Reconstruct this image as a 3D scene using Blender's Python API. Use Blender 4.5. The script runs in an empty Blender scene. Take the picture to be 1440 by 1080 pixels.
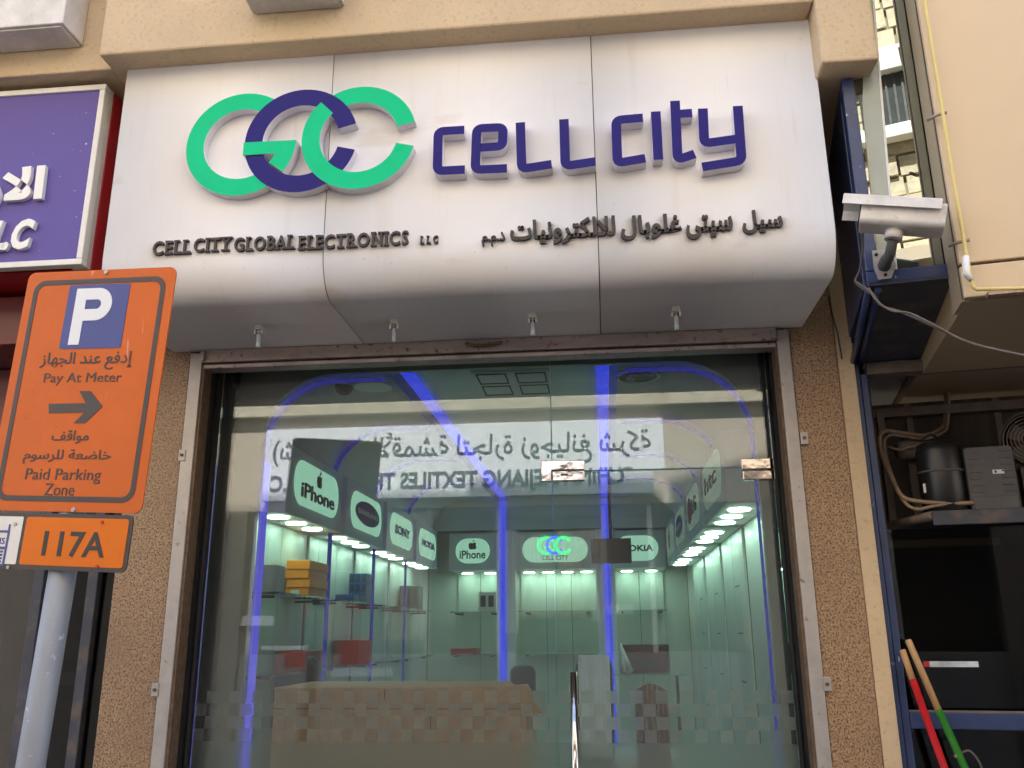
import bpy, bmesh, math, random
from math import sin, cos, pi, radians as rad
from mathutils import Vector as V, Matrix
random.seed(7)
S = bpy.context.scene
COL = S.collection

# ------------------------------------------------------------------ camera
FPX, CX, CY = 1228.0, 720.0, 540.0                       # photo is 1440 x 1080
XR = V((0.99467348, -0.03510612, -0.09691348))           # world X in image axes (right, down, forward)
YR = V((0.10282707, 0.27264753, 0.95660332))
ZR = V((-0.00715941, -0.96147329, 0.27480513))
CAM = V((0.0, -3.1, 1.6))
cd = bpy.data.cameras.new('camera'); cam = bpy.data.objects.new('camera', cd); COL.objects.link(cam)
cd.sensor_width = 36; cd.lens = FPX / 1440 * 36; cd.clip_start = 0.05; cd.clip_end = 300
cr = V((XR[0], YR[0], ZR[0])); cdn = V((XR[1], YR[1], ZR[1])); cf = V((XR[2], YR[2], ZR[2]))
mw = Matrix.Identity(4)
for i in range(3):
    mw[i][0] = cr[i]; mw[i][1] = -cdn[i]; mw[i][2] = -cf[i]; mw[i][3] = CAM[i]
cam.matrix_world = mw
S.camera = cam

# ------------------------------------------------------------------ light
ELEV = rad(58)
w = bpy.data.worlds.new('World'); S.world = w; w.use_nodes = True
nt = w.node_tree
sky = nt.nodes.new('ShaderNodeTexSky'); sky.sky_type = 'NISHITA'; sky.sun_disc = False
sky.sun_elevation = ELEV; sky.sun_rotation = 0.0
sky.air_density = 1.0; sky.dust_density = 3.0
nt.links.new(sky.outputs[0], nt.nodes['Background'].inputs[0])
nt.nodes['Background'].inputs[1].default_value = 0.15
sl = bpy.data.lights.new('sun', 'SUN'); sl.energy = 5.0; sl.angle = rad(0.5); sl.color = (1.0, 0.955, 0.90)
so = bpy.data.objects.new('sun', sl); COL.objects.link(so); so.rotation_euler = (-(pi / 2 - ELEV), 0, 0); so.location = (0, 6, 12)
S.view_settings.view_transform = 'Standard'; S.view_settings.look = 'None'
S.view_settings.gamma = 1; S.view_settings.use_curve_mapping = False
S.view_settings.exposure = 2.5
S.render.engine = 'CYCLES'
try:
    S.cycles.use_denoising = True; S.cycles.denoiser = 'OPENIMAGEDENOISE'
    S.cycles.max_bounces = 10; S.cycles.diffuse_bounces = 5; S.cycles.transparent_max_bounces = 24
    S.cycles.sample_clamp_indirect = 6; S.cycles.caustics_reflective = False; S.cycles.caustics_refractive = True
    S.cycles.blur_glossy = 0.5
except Exception:
    pass

# ------------------------------------------------------------------ pixel -> world helpers
def ray(px, py):
    v = V((px - CX, py - CY, FPX)); return V((XR.dot(v), YR.dot(v), ZR.dot(v)))
def at(px, py, Y=None, X=None, Z=None):
    r = ray(px, py)
    t = (Y - CAM.y) / r.y if Y is not None else (X - CAM.x) / r.x if X is not None else (Z - CAM.z) / r.z
    return CAM + r * t
def vir(px, py, D):                                       # a point seen in the shop glass, on the far side of the street
    p = at(px, py, Y=D); return V((p.x, 2 * GY - p.y, p.z))
GY = 0.13                                                 # plane of the shop glass

class Frame:                                              # a flat local frame: origin, right, up, normal towards the viewer
    def __init__(s, o, r=(1, 0, 0), u=(0, 0, 1)):
        s.o = V(o); s.r = V(r).normalized(); s.u = V(u).normalized(); s.n = s.r.cross(s.u)
    def p(s, a, b, c=0): return s.o + s.r * a + s.u * b + s.n * c
    def px(s, x, y, c=0):
        r = ray(x, y); o = s.o + s.n * c
        q = CAM + r * ((o - CAM).dot(s.n) / r.dot(s.n)) - o
        return (q.dot(s.r), q.dot(s.u))
    def mat(s, a=0, b=0, c=0):
        m = Matrix.Identity(4); o = s.p(a, b, c)
        for i in range(3): m[i][0] = s.r[i]; m[i][1] = s.u[i]; m[i][2] = s.n[i]; m[i][3] = o[i]
        return m
FX = Frame((0, 0, 0))                                     # u = X, v = Z, n = -Y

# ------------------------------------------------------------------ materials
def mat(name, col, rough=0.5, metal=0.0, var=0.12, scale=6.0, bump=0.0, bscale=60.0, stretch=(1, 1, 1), col2=None, spec=0.5, emit=None, estr=0.0, coat=0.0, speck=None, dirt=None):
    m = bpy.data.materials.new(name); m.use_nodes = True
    t = m.node_tree; N = t.nodes; L = t.links; b = N['Principled BSDF']
    b.inputs['Roughness'].default_value = rough; b.inputs['Metallic'].default_value = metal
    b.inputs['Specular IOR Level'].default_value = spec; b.inputs['Coat Weight'].default_value = coat
    geo = N.new('ShaderNodeNewGeometry'); mp = N.new('ShaderNodeMapping'); mp.inputs['Scale'].default_value = stretch
    L.new(geo.outputs['Position'], mp.inputs[0])
    c = tuple(col) + (1,)
    last = None
    if var or col2:
        n = N.new('ShaderNodeTexNoise'); n.inputs['Scale'].default_value = scale; n.inputs['Detail'].default_value = 6; n.inputs['Roughness'].default_value = 0.65
        L.new(mp.outputs[0], n.inputs['Vector'])
        r = N.new('ShaderNodeValToRGB'); r.color_ramp.elements[0].position = 0.32; r.color_ramp.elements[1].position = 0.68
        d = tuple(col2) if col2 else tuple(x * (1 - var) for x in col)
        r.color_ramp.elements[0].color = d + (1,); r.color_ramp.elements[1].color = c if col2 else tuple(min(1, x * (1 + var * .5)) for x in col) + (1,)
        L.new(n.outputs['Fac'], r.inputs[0]); last = r.outputs[0]
        rr = N.new('ShaderNodeMapRange'); rr.inputs[3].default_value = max(0.02, rough - .08); rr.inputs[4].default_value = min(1, rough + .08)
        L.new(n.outputs['Fac'], rr.inputs[0]); L.new(rr.outputs[0], b.inputs['Roughness'])
    def over(prev, fac, colr):
        mx = N.new('ShaderNodeMix'); mx.data_type = 'RGBA'
        L.new(fac, mx.inputs[0])
        if prev is None: mx.inputs[6].default_value = c
        else: L.new(prev, mx.inputs[6])
        mx.inputs[7].default_value = tuple(colr) + (1,)
        return mx.outputs[2]
    for sp in (speck or []):                              # (scale, lo, hi, colour, stretch)
        n = N.new('ShaderNodeTexNoise'); n.inputs['Scale'].default_value = sp[0]; n.inputs['Detail'].default_value = sp[5] if len(sp) > 5 else 3
        m2 = N.new('ShaderNodeMapping'); m2.inputs['Scale'].default_value = sp[4] if len(sp) > 4 else (1, 1, 1)
        m2.inputs['Location'].default_value = (sp[0] * .37, 1.3, sp[1] * 7)
        L.new(geo.outputs['Position'], m2.inputs[0]); L.new(m2.outputs[0], n.inputs['Vector'])
        r = N.new('ShaderNodeMapRange'); r.inputs[1].default_value = sp[1]; r.inputs[2].default_value = sp[2]
        L.new(n.outputs['Fac'], r.inputs[0]); last = over(last, r.outputs[0], sp[3])
    if last is not None: L.new(last, b.inputs['Base Color'])
    else: b.inputs['Base Color'].default_value = c
    if bump:
        n = N.new('ShaderNodeTexNoise'); n.inputs['Scale'].default_value = bscale; n.inputs['Detail'].default_value = 4
        L.new(mp.outputs[0], n.inputs['Vector'])
        bp = N.new('ShaderNodeBump'); bp.inputs['Strength'].default_value = bump; bp.inputs['Distance'].default_value = 0.01
        L.new(n.outputs['Fac'], bp.inputs['Height']); L.new(bp.outputs[0], b.inputs['Normal'])
    if emit:
        b.inputs['Emission Color'].default_value = tuple(emit) + (1,); b.inputs['Emission Strength'].default_value = estr
    return m

def glass_mat(name, tint, ior=1.5, boost=0.0, wave=0.0, dust=0.0, gcol=(.97, .98, 1)):
    m = bpy.data.materials.new(name); m.use_nodes = True
    t = m.node_tree; N = t.nodes; L = t.links; N.remove(N['Principled BSDF'])
    tr = N.new('ShaderNodeBsdfTransparent'); tr.inputs[0].default_value = tuple(tint) + (1,)
    gl = N.new('ShaderNodeBsdfGlossy'); gl.inputs['Roughness'].default_value = 0.0; gl.inputs[0].default_value = tuple(gcol) + (1,)
    fr = N.new('ShaderNodeFresnel'); fr.inputs[0].default_value = ior
    ad = N.new('ShaderNodeMath'); ad.operation = 'ADD'; ad.use_clamp = True; ad.inputs[1].default_value = boost
    mx = N.new('ShaderNodeMixShader')
    L.new(fr.outputs[0], ad.inputs[0]); L.new(ad.outputs[0], mx.inputs[0]); L.new(tr.outputs[0], mx.inputs[1]); L.new(gl.outputs[0], mx.inputs[2])
    if dust:  # diffuse share puts the milky reflection veil into the glass colour
        df = N.new('ShaderNodeBsdfDiffuse'); df.inputs[0].default_value = (.62, .62, .62, 1); dm = N.new('ShaderNodeMixShader')
        g = N.new('ShaderNodeNewGeometry'); mp = N.new('ShaderNodeMapping'); mp.inputs['Scale'].default_value = (3, 1, 1.1); n = N.new('ShaderNodeTexNoise'); n.inputs['Scale'].default_value = 1.6; n.inputs['Detail'].default_value = 7
        r = N.new('ShaderNodeMapRange'); r.inputs[1].default_value = .3; r.inputs[2].default_value = .75; r.inputs[3].default_value = dust * .55; r.inputs[4].default_value = dust * 1.5
        L.new(g.outputs['Position'], mp.inputs[0]); L.new(mp.outputs[0], n.inputs['Vector']); L.new(n.outputs['Fac'], r.inputs[0]); L.new(r.outputs[0], dm.inputs[0])
        L.new(mx.outputs[0], dm.inputs[1]); L.new(df.outputs[0], dm.inputs[2]); L.new(dm.outputs[0], N['Material Output'].inputs[0])
    else: L.new(mx.outputs[0], N['Material Output'].inputs[0])
    if wave:
        n = N.new('ShaderNodeTexNoise'); n.inputs['Scale'].default_value = 2.2; n.inputs['Detail'].default_value = 1
        g = N.new('ShaderNodeNewGeometry'); L.new(g.outputs['Position'], n.inputs['Vector'])
        bp = N.new('ShaderNodeBump'); bp.inputs['Strength'].default_value = wave; bp.inputs['Distance'].default_value = 0.003
        L.new(n.outputs['Fac'], bp.inputs['Height']); L.new(bp.outputs[0], gl.inputs['Normal'])
    return m

def film_mat(name, col, share, rough, scatter=.70):
    """frosted film: scatters what lies far behind it, lets near things show"""
    m = bpy.data.materials.new(name); m.use_nodes = True
    t = m.node_tree; N = t.nodes; L = t.links; N.remove(N['Principled BSDF'])
    rf = N.new('ShaderNodeBsdfRefraction'); rf.inputs['IOR'].default_value = 1.14; rf.inputs['Roughness'].default_value = rough; rf.inputs[0].default_value = (.9, .93, .91, 1)
    df = N.new('ShaderNodeBsdfDiffuse'); df.inputs[0].default_value = tuple(col) + (1,)
    tr = N.new('ShaderNodeBsdfTransparent'); tr.inputs[0].default_value = (.85, .88, .86, 1)
    lp = N.new('ShaderNodeMixShader'); lp.inputs[0].default_value = scatter
    a = N.new('ShaderNodeMixShader'); a.inputs[0].default_value = share
    L.new(tr.outputs[0], lp.inputs[1]); L.new(rf.outputs[0], lp.inputs[2])
    L.new(lp.outputs[0], a.inputs[1]); L.new(df.outputs[0], a.inputs[2]); L.new(a.outputs[0], N['Material Output'].inputs[0]); return m

def emis(name, col, s):
    m = bpy.data.materials.new(name); m.use_nodes = True; N = m.node_tree.nodes; N.remove(N['Principled BSDF'])
    e = N.new('ShaderNodeEmission'); e.inputs[0].default_value = tuple(col) + (1,); e.inputs[1].default_value = s
    m.node_tree.links.new(e.outputs[0], N['Material Output'].inputs[0]); return m

M = dict(
    stucco=mat('tan_render', (.60, .465, .305), .9, var=.10, scale=3, bump=.22, bscale=230, speck=[(70, .54, .8, (.46, .34, .21)), (2.2, .58, .9, (.44, .32, .20), (1, 1, .35)), (130, .70, .78, (.34, .25, .16)), (9, .66, .78, (.40, .29, .18), (1, 1, .25), 8)]),
    granite=mat('brown_granite', (.42, .265, .145), .42, var=.2, scale=60, col2=(.31, .19, .105), bump=.1, bscale=200,
                speck=[(170, .50, .60, (.105, .066, .042), (1, 1, .8), 3), (110, .62, .72, (.44, .30, .18), (1, 1, 1), 2), (290, .58, .7, (.085, .06, .042), (1, 1, 1), 2), (3, .5, .85, (.21, .13, .08), (1, 1, .6), 6)]),
    panel=mat('white_aluminium_panel', (.765, .75, .76), .42, var=.04, scale=1.4, spec=.4,
              speck=[(5, .58, .95, (.70, .66, .63), (5, 1, .35)), (60, .71, .78, (.55, .49, .44), (1, 1, 1)), (14, .69, .9, (.62, .56, .51), (6, 1, .22)), (3.2, .64, .72, (.69, .65, .62), (1, 1, 2.5), 8)]),
    seam=mat('black_seam', (.05, .045, .04), .8, var=0),
    white=mat('white_paint', (.76, .74, .70), .5, var=.07, scale=5),
    offwhite=mat('dusty_white_metal', (.66, .63, .60), .55, var=.22, scale=9, speck=[(40, .62, .75, (.5, .44, .38))]),
    ringside=mat('brushed_letter_return', (.72, .69, .74), .4, metal=0, var=.12, scale=10),
    green=mat('green_acrylic', (.0, .54, .25), .3, var=.05, scale=6, spec=.1),
    navy=mat('navy_acrylic', (.019, .015, .165), .3, var=.06, scale=6, spec=.1),
    bronze=mat('dark_bronze_letter', (.062, .05, .046), .55, var=.3, scale=60, spec=.3),
    steel=mat('dirty_steel_frame', (.44, .37, .345), .42, metal=.55, var=.22, scale=16, stretch=(.25, 1, 1), speck=[(45, .6, .72, (.16, .11, .085)), (9, .6, .8, (.28, .21, .18))]),
    jamb=mat('grey_galvanised_jamb', (.42, .39, .37), .45, metal=.4, var=.14, scale=14, speck=[(30, .66, .75, (.22, .17, .14))]),
    rust=mat('rusty_edge', (.16, .10, .06), .7, metal=.3, var=.4, scale=40),
    blackmetal=mat('black_track', (.022, .02, .02), .65, spec=.2, var=.3, scale=9),
    chrome=mat('polished_steel', (.52, .47, .43), .10, metal=1.0, var=.25, scale=25, bump=.35, bscale=9),
    glass=glass_mat('shop_glass', (.89, .957, .928), 1.62, .012, dust=.040),
    cglass=glass_mat('shelf_glass', (.86, .95, .91), 1.5),
    mirror=glass_mat('reflective_bay_glass', (.20, .26, .25), 1.6, .26, wave=.03, gcol=(.84, .88, .80)),
    darkglass=glass_mat('dark_window_glass', (.35, .37, .37), 1.42),
    glassedge=mat('green_glass_edge', (.36, .40, .36), .2, var=.1),
    film=film_mat('frosted_film', (.40, .46, .42), .13, .75, .5),
    film2=film_mat('frosted_square_film', (.42, .44, .40), .16, .75),
    cabinet=mat('pale_cabinet_laminate', (.54, .63, .575), .35, var=.05, scale=3, stretch=(4, 4, .5)),
    joint=mat('dark_joint', (.05, .065, .06), .6, var=0),
    lbox=mat('grey_light_box', (.72, .73, .725), .45, var=.06, scale=4),
    ceil=mat('shop_ceiling', (.84, .88, .86), .6, var=.06, scale=2),
    ceil2=mat('ceiling_panel', (.80, .84, .83), .5, var=.05, scale=2),
    inwall=mat('cream_inner_wall', (.74, .71, .64), .6, var=.06, scale=3),
    tile=mat('floor_tile', (.72, .72, .70), .25, var=.1, scale=3),
    lit=emis('lit_sign_face', (.55, 1.0, .76), .11),
    unlit_glow=emis('unlit_face_glow', (.70, 1.0, .85), .035),  # faint glow put into the right-hand sign faces, which are unlit
    spot=emis('downlight_glow', (.70, 1.0, .80), 4),
    led=emis('blue_led', (.055, .085, 1.0), .14),
    led2=emis('dim_blue_led', (.10, .11, 1.0), .03),
    led3=emis('arch_blue_led', (.10, .10, 1.0), .045),
    led4=emis('violet_led', (.16, .14, 1.0), .12),
    neon_g=emis('green_neon', (.03, .9, .22), .34),
    neon_b=emis('blue_neon', (.06, .13, .95), .34),
    black=mat('black_plastic', (.018, .018, .02), .35, var=.3, scale=10),
    ink=mat('black_print', (.02, .02, .022), .5, var=0),
    inkbrown=mat('sign_print', (.045, .032, .03), .45, var=.2, scale=30),
    inkblue=mat('navy_print', (.02, .025, .16), .4, var=0),
    inkwhite=mat('white_print', (.75, .77, .8), .5, var=0),
    red=mat('red_print', (.45, .02, .03), .4, var=.05),
    orange=mat('orange_sign_sheet', (.60, .125, .016), .45, spec=.25, var=.12, scale=3, speck=[(18, .70, .80, (.70, .38, .26), (3, 1, .5)), (45, .66, .8, (.42, .10, .02)), (2.5, .58, .85, (.66, .19, .06))]),
    orange2=mat('bright_orange_sheet', (.68, .155, .003), .4, var=.08, scale=4, spec=.25),
    pblue=mat('parking_blue', (.035, .055, .25), .35, var=.06, scale=8),
    post=mat('galvanised_post', (.27, .285, .32), .55, metal=.15, var=.18, scale=12, stretch=(1, 1, .3), speck=[(50, .66, .74, (.45, .46, .48))]),
    purple=mat('purple_sign_face', (.125, .095, .34), .5, spec=.2, var=.05, scale=3, speck=[(60, .72, .76, (.5, .46, .6))]),
    redmetal=mat('red_metal_side', (.42, .014, .02), .35, var=.15, scale=5),
    maroon=mat('maroon_fascia', (.12, .008, .012), .3, var=.2, scale=4),
    letterwhite=mat('white_letter', (.80, .79, .77), .4, var=.03),
    bluemetal=mat('blue_painted_metal', (.028, .048, .135), .38, var=.25, scale=9, speck=[(45, .70, .75, (.45, .45, .48), (1, 1, .5)), (10, .6, .9, (.07, .07, .10))]),
    bluedirty=mat('dusty_blue_metal', (.05, .052, .07), .6, var=.35, scale=9, speck=[(14, .5, .8, (.13, .10, .08))]),
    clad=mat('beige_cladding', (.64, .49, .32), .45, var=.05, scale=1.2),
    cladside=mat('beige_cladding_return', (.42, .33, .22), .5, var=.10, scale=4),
    yellow=mat('yellow_pipe_paint', (.70, .56, .20), .45, var=.1, scale=20),
    pipeclip=mat('rusty_pipe_clip', (.40, .30, .22), .6, metal=.4, var=.3, scale=40),
    board=mat('dusty_brown_board', (.075, .058, .045), .85, var=.35, scale=7, stretch=(3, 3, .4), speck=[(5, .55, .8, (.12, .09, .065))]),
    dust=mat('dusty_steel_strip', (.17, .13, .105), .8, var=.3, scale=14),
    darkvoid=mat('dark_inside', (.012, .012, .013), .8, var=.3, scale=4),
    greybox=mat('dusty_grey_plastic', (.105, .102, .105), .65, var=.2, scale=20),
    copper=mat('dusty_copper_pipe', (.33, .235, .16), .6, metal=.2, var=.25, scale=25),
    cable=mat('grey_cable', (.13, .105, .09), .6, var=.3, scale=30),
    wood=mat('broom_wood', (.50, .29, .13), .55, var=.2, scale=12, stretch=(6, 6, .6)),
    redstick=mat('red_plastic_sleeve', (.50, .014, .02), .35, var=.2, scale=20, speck=[(30, .66, .74, (.22, .10, .08), (1, 1, .4))]),
    greenstick=mat('green_plastic_sleeve', (.03, .18, .02), .35, var=.25, scale=20, speck=[(30, .66, .74, (.10, .12, .07), (1, 1, .4))]),
    card=mat('brown_cardboard', (.74, .385, .17), .8, var=.08, scale=4, stretch=(1, 1, 3), bump=.1, bscale=30),
    tape=mat('parcel_tape', (.42, .26, .14), .3, var=.05),
    obox=mat('orange_carton', (.90, .27, .006), .45, var=.08),
    bbox=mat('blue_carton', (.02, .07, .25), .4, var=.2),
    wbox=mat('white_carton', (.62, .60, .58), .5, var=.08),
    rbox=mat('red_carton', (.40, .05, .035), .45, var=.12),
    dkbox=mat('dark_carton', (.018, .03, .035), .35, var=.2),
    maroonbox=mat('maroon_leather', (.07, .02, .022), .4, var=.15),
    bag=mat('clear_plastic_bag', (.55, .60, .68), .15, var=.4, scale=14, coat=.8),
    cloth=mat('lilac_cloth', (.74, .68, .78), .85, var=.1, scale=8),
    brown=mat('brown_paper', (.30, .15, .09), .7, var=.15),
    leather=mat('dark_chair_leather', (.055, .035, .03), .4, var=.2),
    asphalt=mat('asphalt', (.045, .043, .04), .9, var=.2, scale=5, bump=.3, bscale=200),
    paving=mat('paving', (.13, .115, .10), .8, var=.15, scale=3),
    kerb=mat('kerb_concrete', (.42, .39, .35), .8, var=.15),
    darkglass2=mat('grey_window', (.06, .07, .075), .15, var=.1),
    stone=mat('pale_rough_stone', (.55, .49, .37), .85, var=.22, scale=7, bump=.8, bscale=14, speck=[(20, .62, .75, (.34, .28, .2))]),
    mortar=mat('stone_joint', (.34, .29, .22), .9, var=.1),
    oppwall=mat('cream_opposite_wall', (.50, .42, .33), .8, var=.08, scale=2),
    oppbase=mat('brown_grey_lower_wall', (.30, .26, .22), .7, var=.12, scale=2),
    oppsign=mat('pale_sign_sheet', (.80, .81, .84), .5, var=.04, scale=2),
    oppink=mat('dark_grey_letter', (.10, .105, .12), .5, var=0),
    curtain=mat('cream_curtain', (.80, .74, .60), .8, var=.3, scale=7, col2=(.55, .27, .08)),
    curtain2=mat('sheer_curtain', (.78, .75, .68), .8, var=.1, scale=8),
    drape=mat('rust_drape', (.28, .06, .03), .8, var=.3, scale=12),
    shade=mat('grey_band', (.33, .33, .32), .7, var=.1),
    carpaint=mat('white_car_paint', (.78, .78, .79), .2, var=.02, coat=.8),
    tyre=mat('tyre_rubber', (.02, .02, .02), .8, var=.2),
    screen=mat('tv_screen', (.02, .016, .018), .1, var=0),
)

# ------------------------------------------------------------------ mesh builder
class MB:
    def __init__(s): s.v = []; s.f = []; s.m = []; s.sm = []
    def add(s, vs, fs, mi=0, smooth=False):
        b = len(s.v); s.v += [tuple(x) for x in vs]
        for f in fs: s.f.append(tuple(b + i for i in f)); s.m.append(mi); s.sm.append(smooth)
        return s
    def box(s, x0, x1, y0, y1, z0, z1, mi=0):
        x0, x1 = sorted((x0, x1)); y0, y1 = sorted((y0, y1)); z0, z1 = sorted((z0, z1))
        vs = [(x0, y0, z0), (x1, y0, z0), (x1, y1, z0), (x0, y1, z0), (x0, y0, z1), (x1, y0, z1), (x1, y1, z1), (x0, y1, z1)]
        return s.add(vs, [(0, 3, 2, 1), (4, 5, 6, 7), (0, 1, 5, 4), (1, 2, 6, 5), (2, 3, 7, 6), (3, 0, 4, 7)], mi)
    def fbox(s, F, a0, a1, b0, b1, c0, c1, mi=0):
        return s.prism(F, [(a0, b0), (a1, b0), (a1, b1), (a0, b1)], c0, c1, mi)
    def prism(s, F, pts, c0, c1, mi=0, side=None, smooth=False):
        n = len(pts); A = sum(pts[i][0] * pts[(i + 1) % n][1] - pts[(i + 1) % n][0] * pts[i][1] for i in range(n))
        if A < 0: pts = pts[::-1]
        if c0 > c1: c0, c1 = c1, c0
        vs = [F.p(a, b, c1) for a, b in pts] + [F.p(a, b, c0) for a, b in pts]
        s.add(vs, [tuple(range(n)), tuple(range(2 * n - 1, n - 1, -1))], mi)
        b = len(s.v) - 2 * n
        for i in range(n):
            j = (i + 1) % n
            s.f.append((b + n + i, b + n + j, b + j, b + i)); s.m.append(mi if side is None else side); s.sm.append(smooth)
        return s
    def tube(s, pts, r, seg=10, caps=True, mi=0):
        pts = [V(p) for p in pts]; rs = r if isinstance(r, (list, tuple)) else [r] * len(pts)
        n = len(pts); vs = []; prev = None
        for i, p in enumerate(pts):
            d = (pts[min(i + 1, n - 1)] - pts[max(i - 1, 0)]).normalized()
            a = prev if prev is not None else (V((0, 0, 1)) if abs(d.z) < .9 else V((1, 0, 0)))
            a = (a - d * a.dot(d)).normalized(); prev = a; b = d.cross(a)
            vs += [p + (a * cos(2 * pi * k / seg) + b * sin(2 * pi * k / seg)) * rs[i] for k in range(seg)]
        fs = [(i * seg + k, i * seg + (k + 1) % seg, (i + 1) * seg + (k + 1) % seg, (i + 1) * seg + k) for i in range(n - 1) for k in range(seg)]
        s.add(vs, fs, mi, True)
        if caps:
            b = len(s.v) - n * seg
            s.f.append(tuple(b + k for k in range(seg - 1, -1, -1))); s.m.append(mi); s.sm.append(False)
            s.f.append(tuple(b + (n - 1) * seg + k for k in range(seg))); s.m.append(mi); s.sm.append(False)
        return s
    def ring(s, F, ca, cb, ro, ri, a0, a1, c0, c1, mi=0, side=None, seg=64):
        k = max(3, int(seg * abs(a1 - a0) / (2 * pi))); A = [a0 + (a1 - a0) * i / k for i in range(k + 1)]
        pts = [(ca + ro * cos(t), cb + ro * sin(t)) for t in A] + [(ca + ri * cos(t), cb + ri * sin(t)) for t in A[::-1]]
        return s.prism(F, pts, c0, c1, mi, side)
    def build(s, name, m, parent=None, bevel=0.0, kind=None, smooth=False):
        me = bpy.data.meshes.new(name); me.from_pydata(s.v, [], s.f); me.update()
        ms = m if isinstance(m, (list, tuple)) else [m]
        for x in ms: me.materials.append(M[x] if isinstance(x, str) else x)
        for p, i, k in zip(me.polygons, s.m, s.sm): p.material_index = min(i, len(ms) - 1); p.use_smooth = k or smooth
        return link(name, me, parent, bevel, kind)
def link(name, me, parent=None, bevel=0.0, kind=None):
    o = bpy.data.objects.new(name, me); COL.objects.link(o)
    if parent is not None:
        o.parent = parent; o.matrix_parent_inverse = MINV.get(parent.name) or Matrix.Identity(4)
    if bevel:
        b = o.modifiers.new('bevel', 'BEVEL'); b.width = bevel; b.segments = 2; b.limit_method = 'ANGLE'; b.angle_limit = rad(40)
    if kind: o['kind'] = kind
    return o
MINV = {}
def absmat(o):                                            # matrix_world without a depsgraph update
    m = o.matrix_basis.copy()
    if o.parent is not None: m = absmat(o.parent) @ o.matrix_parent_inverse @ m
    return m
def thing(name, label, cat, loc=(0, 0, 0), group=None):
    o = bpy.data.objects.new(name, None); COL.objects.link(o); o.location = loc; o.empty_display_size = .1
    o['label'] = label; o['category'] = cat
    if group: o['group'] = group
    MINV[o.name] = Matrix.Translation(-V(loc))
    return o
def tag(o, label, cat, group=None):
    o['label'] = label; o['category'] = cat
    if group: o['group'] = group
    return o
def copy_tree(o, parent=None, delta=None):
    c = o.copy(); COL.objects.link(c)
    if parent is not None: c.parent = parent
    if delta is not None: c.location = o.location + V(delta)
    for k in list(o.children): copy_tree(k, c)
    return c
def structure(o): o['kind'] = 'structure'; return o

def rrect(a0, a1, b0, b1, r, seg=6):
    p = []
    for ca, cb, t in ((a1 - r, b1 - r, 0), (a0 + r, b1 - r, 90), (a0 + r, b0 + r, 180), (a1 - r, b0 + r, 270)):
        p += [(ca + r * cos(rad(t + 90 * i / seg)), cb + r * sin(rad(t + 90 * i / seg))) for i in range(seg + 1)]
    return p
def ellipse(ca, cb, ra, rb, n=32): return [(ca + ra * cos(2 * pi * i / n), cb + rb * sin(2 * pi * i / n)) for i in range(n)]
def roundpath(pts, r, seg=5):
    out = [pts[0]]
    for i in range(1, len(pts) - 1):
        p = V(pts[i]); a = (V(pts[i - 1]) - p); b = (V(pts[i + 1]) - p); k = min(r, a.length * .45, b.length * .45)
        A = p + a.normalized() * k; B = p + b.normalized() * k
        for j in range(seg + 1):
            t = j / seg; out.append(tuple(A * (1 - t) ** 2 + p * 2 * t * (1 - t) + B * t * t))
    return out + [pts[-1]]
def stroke(pts, w, r=0):
    if r: pts = roundpath(pts, r)
    P = [V(p) for p in pts]; Lf = []; Rt = []
    for i in range(len(P)):
        d0 = (P[i] - P[i - 1]).normalized() if i else (P[1] - P[0]).normalized()
        d1 = (P[i + 1] - P[i]).normalized() if i < len(P) - 1 else d0
        n = V((-(d0 + d1).y, (d0 + d1).x)).normalized(); k = max(.5, n.dot(V((-d0.y, d0.x)))); h = w / 2 / k
        Lf.append(tuple(P[i] + n * h)); Rt.append(tuple(P[i] - n * h))
    return Lf + Rt[::-1]

# ------------------------------------------------------------------ lettering
FORMS = {}
for ch, base, n in (('ا', 0xFE8D, 2), ('ب', 0xFE8F, 4), ('ة', 0xFE93, 2), ('ت', 0xFE95, 4), ('ج', 0xFE9D, 4), ('خ', 0xFEA5, 4), ('د', 0xFEA9, 2), ('ذ', 0xFEAB, 2), ('ر', 0xFEAD, 2), ('ز', 0xFEAF, 2),
                    ('س', 0xFEB1, 4), ('ش', 0xFEB5, 4), ('ض', 0xFEBD, 4), ('ع', 0xFEC9, 4), ('غ', 0xFECD, 4), ('ف', 0xFED1, 4), ('ق', 0xFED5, 4), ('ك', 0xFED9, 4), ('ل', 0xFEDD, 4), ('م', 0xFEE1, 4),
                    ('ن', 0xFEE5, 4), ('ه', 0xFEE9, 4), ('و', 0xFEED, 2), ('ى', 0xFEEF, 2), ('ي', 0xFEF1, 4), ('إ', 0xFE87, 2), ('أ', 0xFE83, 2), ('\u0001', 0xFEFB, 2), ('\u0002', 0xFEF7, 2)):
    FORMS[ch] = (base, n)
def arabic(s):
    s = s.replace('لا', '\u0001').replace('لأ', '\u0002'); out = []
    for i, c in enumerate(s):
        if c not in FORMS: out.append({'(': ')', ')': '('}.get(c, c)); continue
        b, n = FORMS[c]
        pr = i > 0 and s[i - 1] in FORMS and FORMS[s[i - 1]][1] == 4
        nx = i < len(s) - 1 and s[i + 1] in FORMS and n == 4
        out.append(chr(b + (3 if pr and nx else 1 if pr else 2 if nx else 0)))
    return ''.join(out[::-1])
TCACHE = {}
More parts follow.
